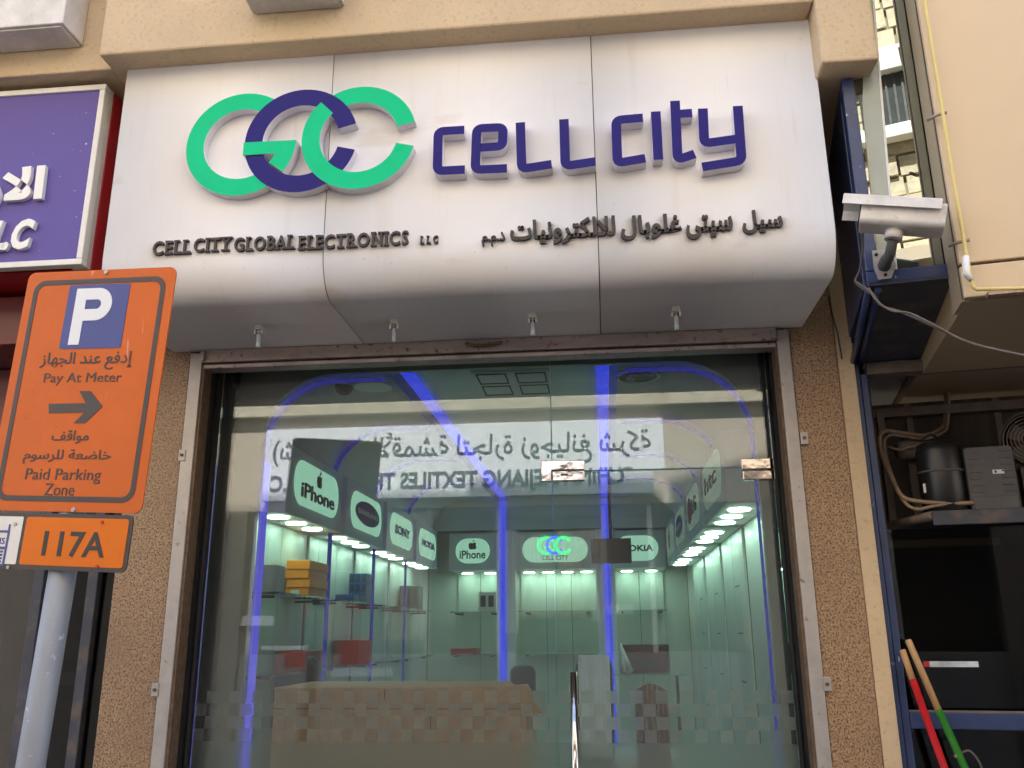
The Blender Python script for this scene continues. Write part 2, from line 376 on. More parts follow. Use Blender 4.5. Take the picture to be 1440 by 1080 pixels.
def text_mesh(s, bold, shear, space):
    key = (s, bold, shear, space)
    if key in TCACHE: return TCACHE[key]
    c = bpy.data.curves.new('txt', 'FONT'); c.body = s; c.extrude = .5; c.offset = bold; c.shear = shear; c.space_character = space; c.resolution_u = 3
    o = bpy.data.objects.new('txt', c); COL.objects.link(o)
    dg = bpy.context.evaluated_depsgraph_get(); dg.update()
    me = bpy.data.meshes.new_from_object(o.evaluated_get(dg))
    vs = [tuple(v.co) for v in me.vertices]; fs = [tuple(p.vertices) for p in me.polygons]; nz = [p.normal.z for p in me.polygons]
    bpy.data.objects.remove(o); bpy.data.curves.remove(c); bpy.data.meshes.remove(me)
    TCACHE[key] = (vs, fs, nz); return TCACHE[key]
def text(name, s, F, a0, a1, b0, b1, c0, c1, m, parent, bold=0.0, shear=0.0, space=1.0, split=False, keep=False, slant=0.0, slab=False):
    """lettering fitted into the rectangle a0..a1, b0..b1 of frame F, from depth c0 to c1"""
    vs, fs, nz = text_mesh(s, bold, shear, space)
    x0 = min(v[0] for v in vs); x1 = max(v[0] for v in vs); y0 = min(v[1] for v in vs); y1 = max(v[1] for v in vs)
    kx = (a1 - a0) / (x1 - x0); ky = (b1 - b0) / (y1 - y0)
    if keep: kx = ky
    off = 0 if not keep else ((a1 - a0) - (x1 - x0) * kx) / 2
    loc = [(a0 + off + (v[0] - x0) * kx + slant * (v[1] - y0) * ky, b0 + (v[1] - y0) * ky, c0 + (v[2] + .5) * (c1 - c0)) for v in vs]
    ms = m if isinstance(m, (list, tuple)) else [m]
    def emit(faces):
        mb = MB(); mp = {}
        for fi in faces:
            idx = []
            for i in fs[fi]:
                if i not in mp: mp[i] = len(mb.v); mb.v.append(tuple(F.p(*loc[i])))
                idx.append(mp[i])
            mb.f.append(tuple(idx)); mb.m.append(0 if nz[fi] > .9 else 1); mb.sm.append(False)
        return mb
    if not split:
        return emit(range(len(fs))).build(name, ms, parent)
    par = list(range(len(vs)))
    def find(i):
        while par[i] != i: par[i] = par[par[i]]; i = par[i]
        return i
    for f in fs:
        for i in f[1:]: par[find(i)] = find(f[0])
    comp = {}
    for fi, f in enumerate(fs): comp.setdefault(find(f[0]), []).append(fi)
    cl = []
    for c in comp.values():
        xs = [loc[i][0] for fi in c for i in fs[fi]]; cl.append([min(xs), max(xs), c])
    cl.sort(key=lambda c: c[0] - c[1])
    out = []
    for a, b, c in cl:
        for o in out:
            if min(b, o[1]) - max(a, o[0]) > .45 * (b - a): o[2] += c; break
        else: out.append([a, b, list(c)])
    obs = []
    for a, b, c in sorted(out):
        mb = emit(c)
        if slab:                                          # slab serifs for the upright letters
            cy0 = b0; cy1 = b1; h = (b1 - b0) * .11; wd = b - a
            if wd > 0 and slab is not True:
                ch = slab[len(obs)] if len(obs) < len(slab) else ''
                e = wd * .10 if ch != 'I' else wd * .65
                spans = dict(I=[(0, 1, 0), (0, 1, 1)], L=[(0, .55, 1), (0, 1, 0)], T=[(.22, .78, 0)], Y=[(.22, .78, 0), (0, .38, 1), (.62, 1, 1)], B=[(0, .4, 0), (0, .4, 1)],
                             A=[(0, .32, 0), (.68, 1, 0)], E=[(0, .4, 0), (0, .4, 1)], R=[(0, .42, 0), (.66, 1, 0), (0, .4, 1)], N=[(0, .35, 0), (.68, 1, 1), (0, .3, 1)]).get(ch, [])
                for p, q, top in spans:
                    z = cy1 - h if top else cy0
                    mb.fbox(F, a + p * wd - e, a + q * wd + e, z, z + h, c0, c1 + .0006, 0)
        obs.append(mb.build(name, ms, parent))
    return obs

# fit a rectangle given in photo pixels (left, top, right, bottom) to frame coordinates at depth c
def pr(F, x0, y0, x1, y1, c=0):
    p = [F.px(x0, (y0 + y1) / 2, c), F.px(x1, (y0 + y1) / 2, c), F.px((x0 + x1) / 2, y0, c), F.px((x0 + x1) / 2, y1, c)]
    return p[0][0], p[1][0], p[3][1], p[2][1]

# ================================================================== THE SETTING
structure(MB().box(-40, 40, -60, 40, -.30, -.14).build('ground', 'asphalt'))
structure(MB().box(-30, 30, -8.4, -2.6, -.14, -.12).build('road', 'asphalt'))
structure(MB().box(-30, 30, -2.45, 6, -.14, 0).build('pavement', 'paving'))
structure(MB().box(-30, 30, -2.6, -2.45, -.14, .004).build('kerb', 'kerb', bevel=.015))
structure(MB().box(-30, 30, -10.6, -8.55, -.14, 0).build('far_pavement', 'paving'))
structure(MB().box(-30, 30, -8.55, -8.4, -.14, .004).build('far_kerb', 'kerb', bevel=.015))

# ---- the shop's own building
bld = thing('tan_building', 'tan rendered building whose recess holds the white sign, with granite pilasters beside the glass', 'building', (-.4, 0, 0))
MB().box(-7, -1.699, -.553, 5.4, 3.562, 14.7).build('wall', 'stucco', bld, bevel=.006)
MB().box(-1.695, .738, -.64, 5.4, 3.556, 14.7).build('beam', 'stucco', bld, bevel=.008)
MB().box(.741, .917, -.64, .90, 3.325, 14.7).build('pier', 'stucco', bld, bevel=.008)
MB().box(-1.776, -1.567, -.012, .30, 0, 3.50).build('pilaster', 'granite', bld, bevel=.003)
MB().box(.700, .858, -.012, .30, 0, 3.30).build('pilaster', 'granite', bld, bevel=.003)
MB().box(.861, .917, -.006, .32, 0, 3.32).build('wall_strip', 'stucco', bld)
MB().box(-1.99, -1.90, .31, 5.2, 0, 3.55).build('side_wall', 'stucco', bld)
MB().box(.86, .915, .33, 5.2, 0, 3.55).build('side_wall', 'stucco', bld)
MB().box(-1.90, .86, 5.1, 5.2, 0, 3.55).build('back_wall', 'stucco', bld)
MB().box(-1.56, .697, .02, .30, 2.72, 3.552).build('lintel', 'stucco', bld)

# boxes fixed to the wall, top left
def wallbox(px0, px1, py_b, Y0, Y1, label):
    a = at(px1, py_b, Y=Y0); b = at(px0, py_b, Y=Y0)
    t = thing('metal_box', label, 'metal box', ((a.x + b.x) / 2, Y1, a.z), 'white boxes on the tan wall')
    mb = MB(); mb.box(b.x, a.x, Y0, Y1 - .002, a.z, a.z + .5); mb.build('casing', 'offwhite', t, bevel=.004)
    MB().box(b.x + .012, a.x - .012, Y0 + .012, Y1 - .004, a.z - .006, a.z - .0005).build('bottom_plate', 'offwhite', t)
    return t
wallbox(-190, 88, 32, -.68, -.553, 'large white metal box on the tan wall above the purple sign')
wallbox(337, 470, -26, -.76, -.64, 'white metal box edge at the top above the ring logo')

# ================================================================== THE WHITE SIGN
SY = -.55
sg = thing('shop_sign', 'long white panelled shop sign with green and navy ring logo above the glass door', 'shop sign', (-.44, SY, 2.66))
FS = Frame((0, SY, 0))
prof = [(0.0, 3.60), (0.0, 2.818)]                          # (back from the front, Z)
for i in range(1, 9):
    t = rad(90 * i / 8); prof.append((.105 - .105 * cos(t), 2.818 - .150 * sin(t)))
prof.append((.545, 2.664))
xs = [-1.637, at(463, 200, Y=SY).x, at(836, 200, Y=SY).x, .748]
for k in range(3):
    a, b = xs[k] + (.0016 if k else 0), xs[k + 1] - (.0016 if k < 2 else 0)
    mb = MB(); n = len(prof)
    vs = [(x, SY + y, z) for x in (a, b) for y, z in prof]
    # inner skin 4 mm behind
    pin = [(y + .004, z) if z > 2.81 else (y + .003, z + .004) for y, z in prof]
    vs += [(x, SY + y, z) for x in (a, b) for y, z in pin]
    fs = [(i, n + i, n + i + 1, i + 1)[::-1] for i in range(n - 1)]
    fi = [(2 * n + i, 3 * n + i, 3 * n + i + 1, 2 * n + i + 1) for i in range(n - 1)]
    mb.add(vs, fs, 0, True); b0 = len(mb.v) - len(vs)
    for f in fi: mb.f.append(f); mb.m.append(0); mb.sm.append(True)
    for i in range(n - 1):
        mb.f.append((i, i + 1, 2 * n + i + 1, 2 * n + i)); mb.m.append(0); mb.sm.append(False)
        mb.f.append((n + i, 3 * n + i, 3 * n + i + 1, n + i + 1)); mb.m.append(0); mb.sm.append(False)
    mb.build('panel', 'panel', sg)
for x in xs[1:3]:
    mb = MB(); pin = [(y + .003, z) if z > 2.81 else (y + .002, z + .003) for y, z in prof]; pou = [(y + .012, z) if z > 2.81 else (y + .010, z + .010) for y, z in prof]
    mb.prism(Frame((x, SY, 0), (0, 1, 0), (0, 0, 1)), pin + pou[::-1], -.0034, .0034); mb.build('seam_strip', 'seam', sg)
for s, x in ((-1, xs[0]), (1, xs[3])):                     # closed sides of the sign box
    mb = MB(); pts = [(y + .001, z + .001) for y, z in prof] + [(.545, 3.60)]
    Fs = Frame((x - s * .006, SY, 0), (0, 1, 0), (0, 0, 1))
    mb.prism(Fs, pts, -.002, .002); mb.build('side_panel', 'offwhite', sg)

# ring logo: three interlaced rings on stand-off returns
def zp(x, y): return FS.px(200 + x / 3.2727, 80 + y / 3.2727, .035)
RO, RI = .195, .133
def ang(c, p): return math.atan2(p[1] - c[1], p[0] - c[0])
CG, CB, CC = (-1.171, 3.204), (-.9635, 3.202), (-.7635, 3.2)
mb = MB()
mb.ring(FS, *CG, RO, RI, rad(52), rad(318), .001, .034, 0, 1)
mb.build('logo_ring', ['green', 'ringside'], sg)
mb = MB()
mb.ring(FS, *CB, RO, RI, ang(CB, (-.782, 3.25)), rad(360 - 14.5), .001, .036, 0, 1)
mb.build('logo_ring', ['navy', 'ringside'], sg)
mb = MB()
mb.ring(FS, *CC, RO, RI, ang(CC, (-.574, 3.247)), rad(129), .001, .033, 0, 1)
mb.ring(FS, *CC, RO, RI, rad(134), rad(360 - 14.5), .001, .040, 0, 1)
mb.build('logo_ring', ['green', 'ringside'], sg)
mb = MB()                                                  # the bar of the G, over the navy ring
arc = [(CG[0] + RO * cos(rad(t)), CG[1] + RO * sin(rad(t))) for t in (-1, -8, -15, -22, -30, -38)]
mb.prism(FS, [(-1.160, 3.155), (-1.046, 3.155), (CG[0] + RI * cos(rad(-38)), CG[1] + RI * sin(rad(-38)))] + arc[::-1] + [(-1.160, 3.203)], .001, .041, 0, 1)
mb.build('logo_bar', ['green', 'ringside'], sg)

# big navy letters
def L2(pts): return [FS.px(580 + x / 2.4, 80 + y / 2.4, .04) for x, y in pts]
BIG = [('c', [[(175, 246), (87, 251), (84, 385), (177, 380)]]), ('e', [[(319, 376), (212, 381), (217, 241), (306, 237), (304, 301), (229, 306)]]), ('l', [[(364, 221), (369, 378), (470, 362)]]), ('l', [[(511, 210), (516, 368), (617, 353)]]),
       ('c', [[(778, 205), (687, 213), (692, 358), (786, 342)]]), ('i', [[(821, 184), (830, 347)]]), ('t', [[(886, 148), (895, 347), (953, 327)], [(902, 192), (944, 189)]]), ('y', [[(980, 174), (985, 292), (1091, 277)], [(1098, 165), (1111, 350), (978, 371)]])]
for ch, strokes in BIG:
    mb = MB()
    for i, s in enumerate(strokes): mb.prism(FS, stroke(L2(s), .031, .02), .001, .040 - .0005 * i, 0, 1)
    mb.build('letter', ['navy', 'ringside'], sg)

# small English line, slab letters, one object per letter, and the Arabic line
line = [(214.5, 335, 267, 357, 'CELL'), (272, 333, 324, 353, 'CITY'), (329, 329, 413, 351, 'GLOBAL'), (420, 324, 574, 347, 'ELECTRONICS')]
for x0, y0, x1, y1, s in line:
    a, b, c, d = pr(FS, x0, y0, x1, y1, .014)
    d = c + .050
    text('letter', s, FS, a, b, c, d, .001, .012, ['bronze', 'bronze'], sg, bold=.018, split=True, slab=s, space=1.14)
a, b, c, d = pr(FS, 591, 331, 616, 342, .012)
text('letter', 'LLC', FS, a, b, c, d, .001, .011, 'bronze', sg, bold=.03, split=True, slab='LLC', space=1.7)
for x0, y0, x1, y1, s in [(1044, 294, 1101, 327, 'سيل'), (965, 301, 1031, 334, 'سيتى'), (873, 301, 959, 335, 'غلوبال'), (717, 306, 866, 342, 'للالكترونيات'), (677, 326, 710, 344, 'ذ.م.م')]:
    a, b, c, d = pr(FS, x0, y0, x1, y1, .014)
    text('arabic_letter', arabic(s), FS, a, b, c, d, .001, .012, 'bronze', sg, bold=.032, split=True)

# hanging clips under the sign
wh = ['leftmost hanging clip under the white sign, nearest the parking sign', 'second hanging clip from the left under the ring logo', 'third hanging clip under the sign, above the middle of the glass', 'rightmost hanging clip under the sign, nearest the security camera']
for i, (x, y) in enumerate([(365, 470), (555, 462), (749, 453), (950, 444)]):
    p = at(x, y - 12, Z=2.664); t = thing('hanging_clip', wh[i], 'clip', (p.x, p.y, 2.664), 'clips under the sign')
    MB().box(p.x - .013, p.x + .013, p.y - .014, p.y + .014, 2.646, 2.6635).box(p.x - .016, p.x - .009, p.y - .01, p.y + .01, 2.628, 2.646).box(p.x + .009, p.x + .016, p.y - .01, p.y + .01, 2.628, 2.646).build('bracket', 'offwhite', t, bevel=.002)
    MB().tube([(p.x, p.y, 2.645), (p.x, p.y, 2.60), (p.x, p.y, 2.582)], [.008, .008, .0095], 10).build('clear_tube', 'bag', t)
    MB().tube([(p.x - .012, p.y - .004, 2.634), (p.x + .012, p.y - .004, 2.634)], .004, 8).build('pin', 'rust', t)

# ================================================================== SHOPFRONT FRAME AND GLASS
sf = thing('shopfront', 'steel framed glass shopfront under the white sign, with a checkered frosted strip', 'shopfront', (-.43, 0, 0))
MB().box(-1.512, .650, -.03, .05, 2.612, 2.662).build('header', 'steel', sf, bevel=.004)
MB().box(-1.508, .648, -.018, .05, 2.590, 2.607).build('header_lip', 'steel', sf, bevel=.003)
MB().box(-1.508, .648, .0, .05, 2.606, 2.613).build('header_groove', 'blackmetal', sf)
MB().box(-1.563, -1.514, -.022, .04, 0, 2.655).build('jamb', 'jamb', sf, bevel=.003)
MB().box(.653, .698, -.022, .04, 0, 2.655).build('jamb', 'jamb', sf, bevel=.003)
MB().box(-1.5135, -1.503, -.016, .05, 0, 2.605).build('edge_strip', 'rust', sf)
MB().box(.644, .6525, -.016, .05, 0, 2.605).build('edge_strip', 'rust', sf)
MB().box(-1.562, -1.495, .05, .30, 0, 2.715).build('track', 'blackmetal', sf)
MB().box(.640, .699, .05, .30, 0, 2.715).build('track', 'blackmetal', sf)
MB().tube([(-1.484, .075, 0), (-1.484, .075, 2.60)], .008, 8).build('track_rail', 'blackmetal', sf)
MB().tube([(.630, .085, 0), (.630, .085, 2.60)], .007, 8).build('track_rail', 'blackmetal', sf)
MB().tube([at(655, 483, Y=-.035), at(668, 486, Y=-.04), at(690, 485, Y=-.04), at(706, 481, Y=-.035)], .007, 8).build('header_catch', 'rust', sf)
MB().box(-1.512, -1.499, -.045, -.03, 2.615, 2.655).build('header_bracket', 'steel', sf)
MB().box(.632, .648, -.045, -.03, 2.615, 2.655).build('header_bracket', 'steel', sf)
for px, py in ((256, 640), (1131, 616), (1163, 962), (218, 970)):
    p = at(px, py, Y=-.024); q = p.x < 0
    MB().box(p.x - .013, p.x + .013, -.026, -.012, p.z - .022, p.z + .022).build('lug', 'jamb', sf, bevel=.002)
    MB().tube([(p.x, -.026, p.z), (p.x, -.032, p.z)], .006, 8).build('bolt', 'rust', sf)
XS = at(775, 600, Y=GY).x                                  # seam between fixed pane and door
ZD = at(930, 660, Y=GY).z                                  # top of the door leaf
ZF = at(700, 1044, Y=GY).z                                 # top of the solid film
XL, XD = -1.492, .632
MB().box(XL, XS - .002, GY, GY + .010, .02, 2.70).build('fixed_pane', 'glass', sf)
MB().box(XS + .002, XD, GY, GY + .010, ZD + .004, 2.70).build('transom_pane', 'glass', sf)
MB().add([(XL + .004, GY - .001, .05), (XS - .003, GY - .001, .05), (XS - .003, GY - .001, ZF), (XL + .004, GY - .001, ZF)], [(0, 1, 2, 3)]).build('frosted_film', 'film', sf)
# squares of film: top of the pattern four rows above the solid film
SQ = .0424
def squares(x0, x1, parent, tf=None):
    k = 0
    n0 = math.floor((x0 - XL) / SQ); n1 = math.ceil((x1 - XL) / SQ)
    for row in range(4):
        for i in range(n0, n1):
            if (i + row) % 2: continue
            a = max(x0, XL + i * SQ) ; b = min(x1, XL + (i + 1) * SQ)
            if b - a < .006: continue
            mb = MB().box(a + .0004, b - .0004, GY - .0014, GY - .0004, ZF + row * SQ + .0006, ZF + (row + 1) * SQ - .0006) if False else MB().add([(a + .0004, GY - .001, ZF + row * SQ + .0006), (b - .0004, GY - .001, ZF + row * SQ + .0006), (b - .0004, GY - .001, ZF + (row + 1) * SQ - .0006), (a + .0004, GY - .001, ZF + (row + 1) * SQ - .0006)], [(0, 1, 2, 3)])
            if tf: mb.v = [tuple(tf @ V(v)) for v in mb.v]
            mb.build('film_square', 'film2', parent)
squares(XL + .004, XS - .003, sf)

# door leaf, a touch ajar on its right-hand pivot
dr = thing('glass_door', 'frameless glass door leaf with chrome patch fittings right of the fixed pane', 'door', (.60, GY, 0))
XP = .628
TF = Matrix.Translation((XP, GY, 0)) @ Matrix.Rotation(rad(.55), 4, 'Z') @ Matrix.Translation((-XP, -GY, 0))
def dbox(x0, x1, y0, y1, z0, z1, name, m, bevel=0):
    mb = MB().box(x0, x1, y0, y1, z0, z1); mb.v = [tuple(TF @ V(v)) for v in mb.v]; return mb.build(name, m, dr, bevel=bevel)
dbox(XS + .004, XP, GY, GY + .010, .02, ZD - .003, 'pane', 'glass')
MB().add([tuple(TF @ V(v)) for v in ((XS + .006, GY - .001, .05), (XP - .002, GY - .001, .05), (XP - .002, GY - .001, ZF), (XS + .006, GY - .001, ZF))], [(0, 1, 2, 3)]).build('frosted_film', 'film', dr)
squares(XS + .006, XP - .002, dr, TF)
a = pr(Frame((0, GY, 0)), 777, 663, 822, 677)
dbox(a[0], a[1], GY - .012, GY + .022, a[2], a[3], 'patch_fitting', 'chrome', .0025)
lk = at(794, 668, Y=GY - .012)
mb = MB().tube([(lk.x - .012, lk.y + .003, lk.z), (lk.x - .012, lk.y - .006, lk.z)], .008, 10); mb.box(lk.x - .014, lk.x + .012, lk.y - .008, lk.y - .003, lk.z - .004, lk.z + .004); mb.build('lock', 'rust', dr)
a = pr(Frame((0, GY, 0)), 1044, 662, 1100, 675)
dbox(a[0], a[1], GY - .012, GY + .022, a[2], a[3], 'hinge_fitting', 'chrome', .0025)
hx = at(806, 945, Y=GY - .05)
mb = MB().tube([(hx.x, GY - .05, .75), (hx.x, GY - .05, hx.z)], .0135, 14); mb.tube([(hx.x, GY - .05, hx.z - .12), (hx.x, GY - .001, hx.z - .12)], .007, 8); mb.tube([(hx.x, GY - .05, .9), (hx.x, GY - .001, .9)], .007, 8)
mb.build('pull_handle', 'chrome', dr)
# L-shaped fitting on the panes above the door
F0 = Frame((0, GY, 0))
p = [F0.px(761, 648), F0.px(822, 648), F0.px(822, 661), F0.px(775.5, 662), F0.px(775.5, 678), F0.px(761, 678)]
MB().prism(F0, p, -.022, .012).build('corner_fitting', 'chrome', sf, bevel=.0025)
a = pr(F0, 1042, 645, 1100, 660)
MB().box(a[0], a[1], GY - .012, GY + .022, a[2], a[3]).build('transom_fitting', 'chrome', sf, bevel=.0025)
a = pr(F0, 1086, 645, 1101, 676)
MB().box(a[0] + .004, a[1], GY - .016, GY - .0125, a[2], a[3]).build('hinge_plate', 'chrome', sf, bevel=.001)

# ================================================================== INTERIOR
structure(MB().box(-1.90, .86, .31, 5.1, -.02, .004).build('shop_floor', 'tile'))
structure(MB().box(-1.90, .86, .31, 5.1, 2.78, 2.9).build('shop_ceiling', 'ceil'))
rm = thing('shop_interior', 'pale lining of the phone shop behind the glass, with curved ceiling coves', 'shop interior', (-.4, 2.5, 0))
XW0, XW1 = -1.40, .612                                      # arch sides
XB0, XB1 = -.86, .06                                       # dropped ceiling centre
ZC = 2.66
def archpath(x0, x1, zt, r, n=8):                           # up the left, over, down the right
    p = [(x0, 0)]
    p += [(x0 + r - r * cos(rad(90 * i / n)), zt - r + r * sin(rad(90 * i / n))) for i in range(n + 1)]
    p += [(x1 - r + r * sin(rad(90 * i / n)), zt - r + r * cos(rad(90 * i / n))) for i in range(n + 1)]
    return p + [(x1, 0)]
ap = archpath(XW0, XW1, ZC, .30)
mb = MB()
half = len(ap) // 2
xm = (XW0 + XW1) / 2
mb.prism(FX, [(-1.560, 0)] + ap[:half] + [(xm, ZC), (xm, 2.77), (-1.560, 2.77)], -.36, -.335)
mb.prism(FX, ap[half:] + [(.70, 0), (.70, 2.77), (xm, 2.77), (xm, ZC)], -.36, -.335)
mb.build('arch_panel', 'inwall', rm)
# coves: curved sheets between cabinets and ceiling, both sides
def cove(x0, sgn, name):
    pts = [(x0, 2.41)] + [(x0 + sgn * (.27 - .27 * cos(rad(90 * i / 8))), 2.40 + .27 * sin(rad(90 * i / 8))) for i in range(9)] + [(XB0 - .03 if sgn > 0 else XB1 + .03, 2.67)]
    pts2 = [(a, b + .012) for a, b in pts[1:]]
    MB().prism(FX, pts + pts2[::-1] + [(x0 - sgn * .012, 2.41)], -4.2, -.365, smooth=True).build(name, 'ceil', rm)
cove(-1.40, 1, 'cove'); cove(.612, -1, 'cove')
MB().box(XB0 + .03, XB1 - .03, .37, 4.55, 2.70, 2.715).build('ceiling_centre', 'ceil2', rm)
# ceiling vent grid (air conditioner)
ac = thing('ceiling_air_unit', 'flat four-panel air conditioning grille in the shop ceiling', 'air conditioner', (-.38, .85, 2.70))
a = at(655, 522, Z=2.70); b = at(780, 551, Z=2.70)
x0, x1, y0, y1 = a.x + .02, b.x, a.y, b.y
MB().box(x0, x1, y0, y1, 2.690, 2.6995).build('panel', 'ceil', ac)
for i in range(2):
    for j in range(2):
        xa = x0 + .02 + i * (x1 - x0) / 2; xb = xa + (x1 - x0) / 2 - .04; ya = y0 + .02 + j * (y1 - y0) / 2; yb = ya + (y1 - y0) / 2 - .04
        MB().box(xa, xb, ya, ya + .006, 2.686, 2.6895).box(xa, xb, yb - .006, yb, 2.686, 2.6895).box(xa, xa + .006, ya + .0062, yb - .0062, 2.686, 2.6895).box(xb - .006, xb, ya + .0062, yb - .0062, 2.686, 2.6895).build('vent_frame', 'joint', ac)
ac2 = copy_tree(ac, None, (0, 1.0, 0)); ac2['label'] = 'second air conditioning grille deeper in the shop ceiling'
# blue light strips: two along the ceiling and down the back wall, ribs round each bay
def led_strip(x, w, label):
    t = thing('light_strip', label, 'light strip', (x, 2.3, 2.69), 'blue light strips')
    MB().box(x - w / 2, x + w / 2, .37, 4.12, 2.682, 2.69).build('ceiling_run', 'led', t)
    MB().box(x - w / 2, x + w / 2, 4.082, 4.09, .2, 2.66).build('wall_run', 'led', t)
led_strip(-.815, .055, 'blue light strip along the left of the shop ceiling and down the back wall')
led_strip(.026, .055, 'blue light strip along the right of the shop ceiling and down the back wall')
def rib(k, Y, w):
    t = thing('light_arch', ['', 'nearest', 'second', 'third', 'fourth', 'fifth'][k] + ' blue light arch ' + ('just behind the glass, curving up from the jambs' if k == 1 else 'between the cabinets, counting from the glass'), 'light strip', (-.4, Y, 0), 'blue light arches')
    for s in (0, 1):
        x = XW0 + .004 if s == 0 else XW1 - .004; sg_ = 1 if s == 0 else -1; r = .29
        pth = ([(x, .1)] if s == 0 or k == 1 else []) + [(x + sg_ * (r - r * cos(rad(90 * i / 10))), 2.365 + (r - .012) * sin(rad(90 * i / 10))) for i in range(11)] + [((-.895 if s == 0 else .12), 2.643)]
        mb = MB(); n = len(pth)
        vs = [(a, y, b) for y in (Y, Y + w) for a, b in pth] + [(a + sg_ * .004, y, b - .004) for y in (Y, Y + w) for a, b in pth]
        mb.add(vs, [(2 * n + i, 2 * n + i + 1, 3 * n + i + 1, 3 * n + i) for i in range(n - 1)] + [(i, i + 1, n + i + 1, n + i) for i in range(n - 1)] + [(i, i + 1, 2 * n + i + 1, 2 * n + i) for i in range(n - 1)] + [(n + i, n + i + 1, 3 * n + i + 1, 3 * n + i) for i in range(n - 1)])
        mb.build('arch_side', 'led3' if k == 1 else 'led2', t)
        if k == 1 and s == 0: MB().box(x + .0045, x + .0085, Y - .004, Y + w + .02, .1, 2.30).build('edge_strip', 'led4', t)
BAY0, PITCH, BLEN = .48, .885, .80
rib(1, .362, .045)
for k in range(1, 4): rib(k + 1, BAY0 + k * PITCH - .075, .06)

# display cabinets
APPLE = [(0, .30), (.10, .36), (.24, .40), (.36, .36), (.44, .27), (.385, .215), (.35, .12), (.365, .02), (.42, -.06), (.47, -.09), (.41, -.23), (.30, -.36), (.20, -.39), (.10, -.36), (0, -.34), (-.10, -.36), (-.20, -.39), (-.31, -.35), (-.42, -.18), (-.46, .02), (-.43, .22), (-.34, .35), (-.22, .39), (-.10, .35)]
LEAF = [(.01, .43), (.03, .56), (.12, .67), (.22, .71), (.20, .58), (.12, .47)]
def apple(mb, F, a, b, s, c0, c1):
    mb.prism(F, [(a + x * s, b + y * s) for x, y in APPLE], c0, c1); mb.prism(F, [(a + x * s, b + y * s) for x, y in LEAF], c0, c1); return mb
def face(F, a0, a1, b0, b1, kind, box, lit='lit'):
    """glowing oval sign face with its lettering on a light box"""
    ca, cb = (a0 + a1) / 2, (b0 + b1) / 2; W_, H_ = a1 - a0, b1 - b0
    MB().prism(F, rrect(a0, a1, b0, b1, H_ * .48 if W_ > H_ else W_ * .45), .001, .007).build('sign_face', lit, box)
    t = lambda s, x0, x1, y0, y1, m='ink', **k: text('lettering', s, F, ca + x0 * W_, ca + x1 * W_, cb + y0 * H_, cb + y1 * H_, .0075, .012, m, box, **k)
    if kind == 'fruit_phone':
        apple(MB(), F, ca, cb + .19 * H_, H_ * .36, .0075, .012).build('logo', 'ink', box); t('iPhone', -.38, .38, -.32, .02, bold=.02)
    elif kind == 'fruit': apple(MB(), F, ca, cb - .02 * H_, min(H_, W_) * .6, .0075, .012).build('logo', 'ink', box)
    elif kind == 'oval':
        MB().prism(F, ellipse(ca, cb, W_ * .40, H_ * .33), .0075, .010).build('logo', 'inkblue', box)
        text('lettering', 'SAMSUNG', F, ca - W_ * .33, ca + W_ * .33, cb - H_ * .07, cb + H_ * .07, .0105, .013, 'inkwhite', box, bold=.03)
    elif kind == 'sony': t('SONY', -.34, .34, -.15, .15, 'inkblue', bold=.04)
    elif kind == 'nokia': t('NOKIA', -.38, .38, -.13, .13, 'inkblue', bold=.035)
    elif kind == 'htc': t('htc', -.34, .34, -.18, .2, 'ink', bold=.01)
    elif kind == 'lg':
        MB().prism(F, ellipse(ca - W_ * .2, cb, W_ * .19, H_ * .36), .0075, .010).build('logo', 'red', box); t('LG', .04, .38, -.2, .2, 'ink', bold=.02)
    elif kind == 'rings':
        for i, (m, dx) in enumerate((('neon_g', -.13), ('neon_b', 0), ('neon_g', .13))):
            mb = MB(); mb.ring(F, ca + dx * W_, cb + H_ * .16, H_ * .37, H_ * .26, rad(30), rad(330), .010 + .003 * i, .016 + .003 * i, seg=48)
            mb.build('neon_ring', m, box)
        MB().fbox(F, ca - .17 * W_, ca - .06 * W_, cb + .06 * H_, cb + .13 * H_, .0075, .0095).build('neon_bar', 'neon_g', box)
        t('CELL CITY', -.20, .20, -.42, -.24, 'inkblue', bold=.01)

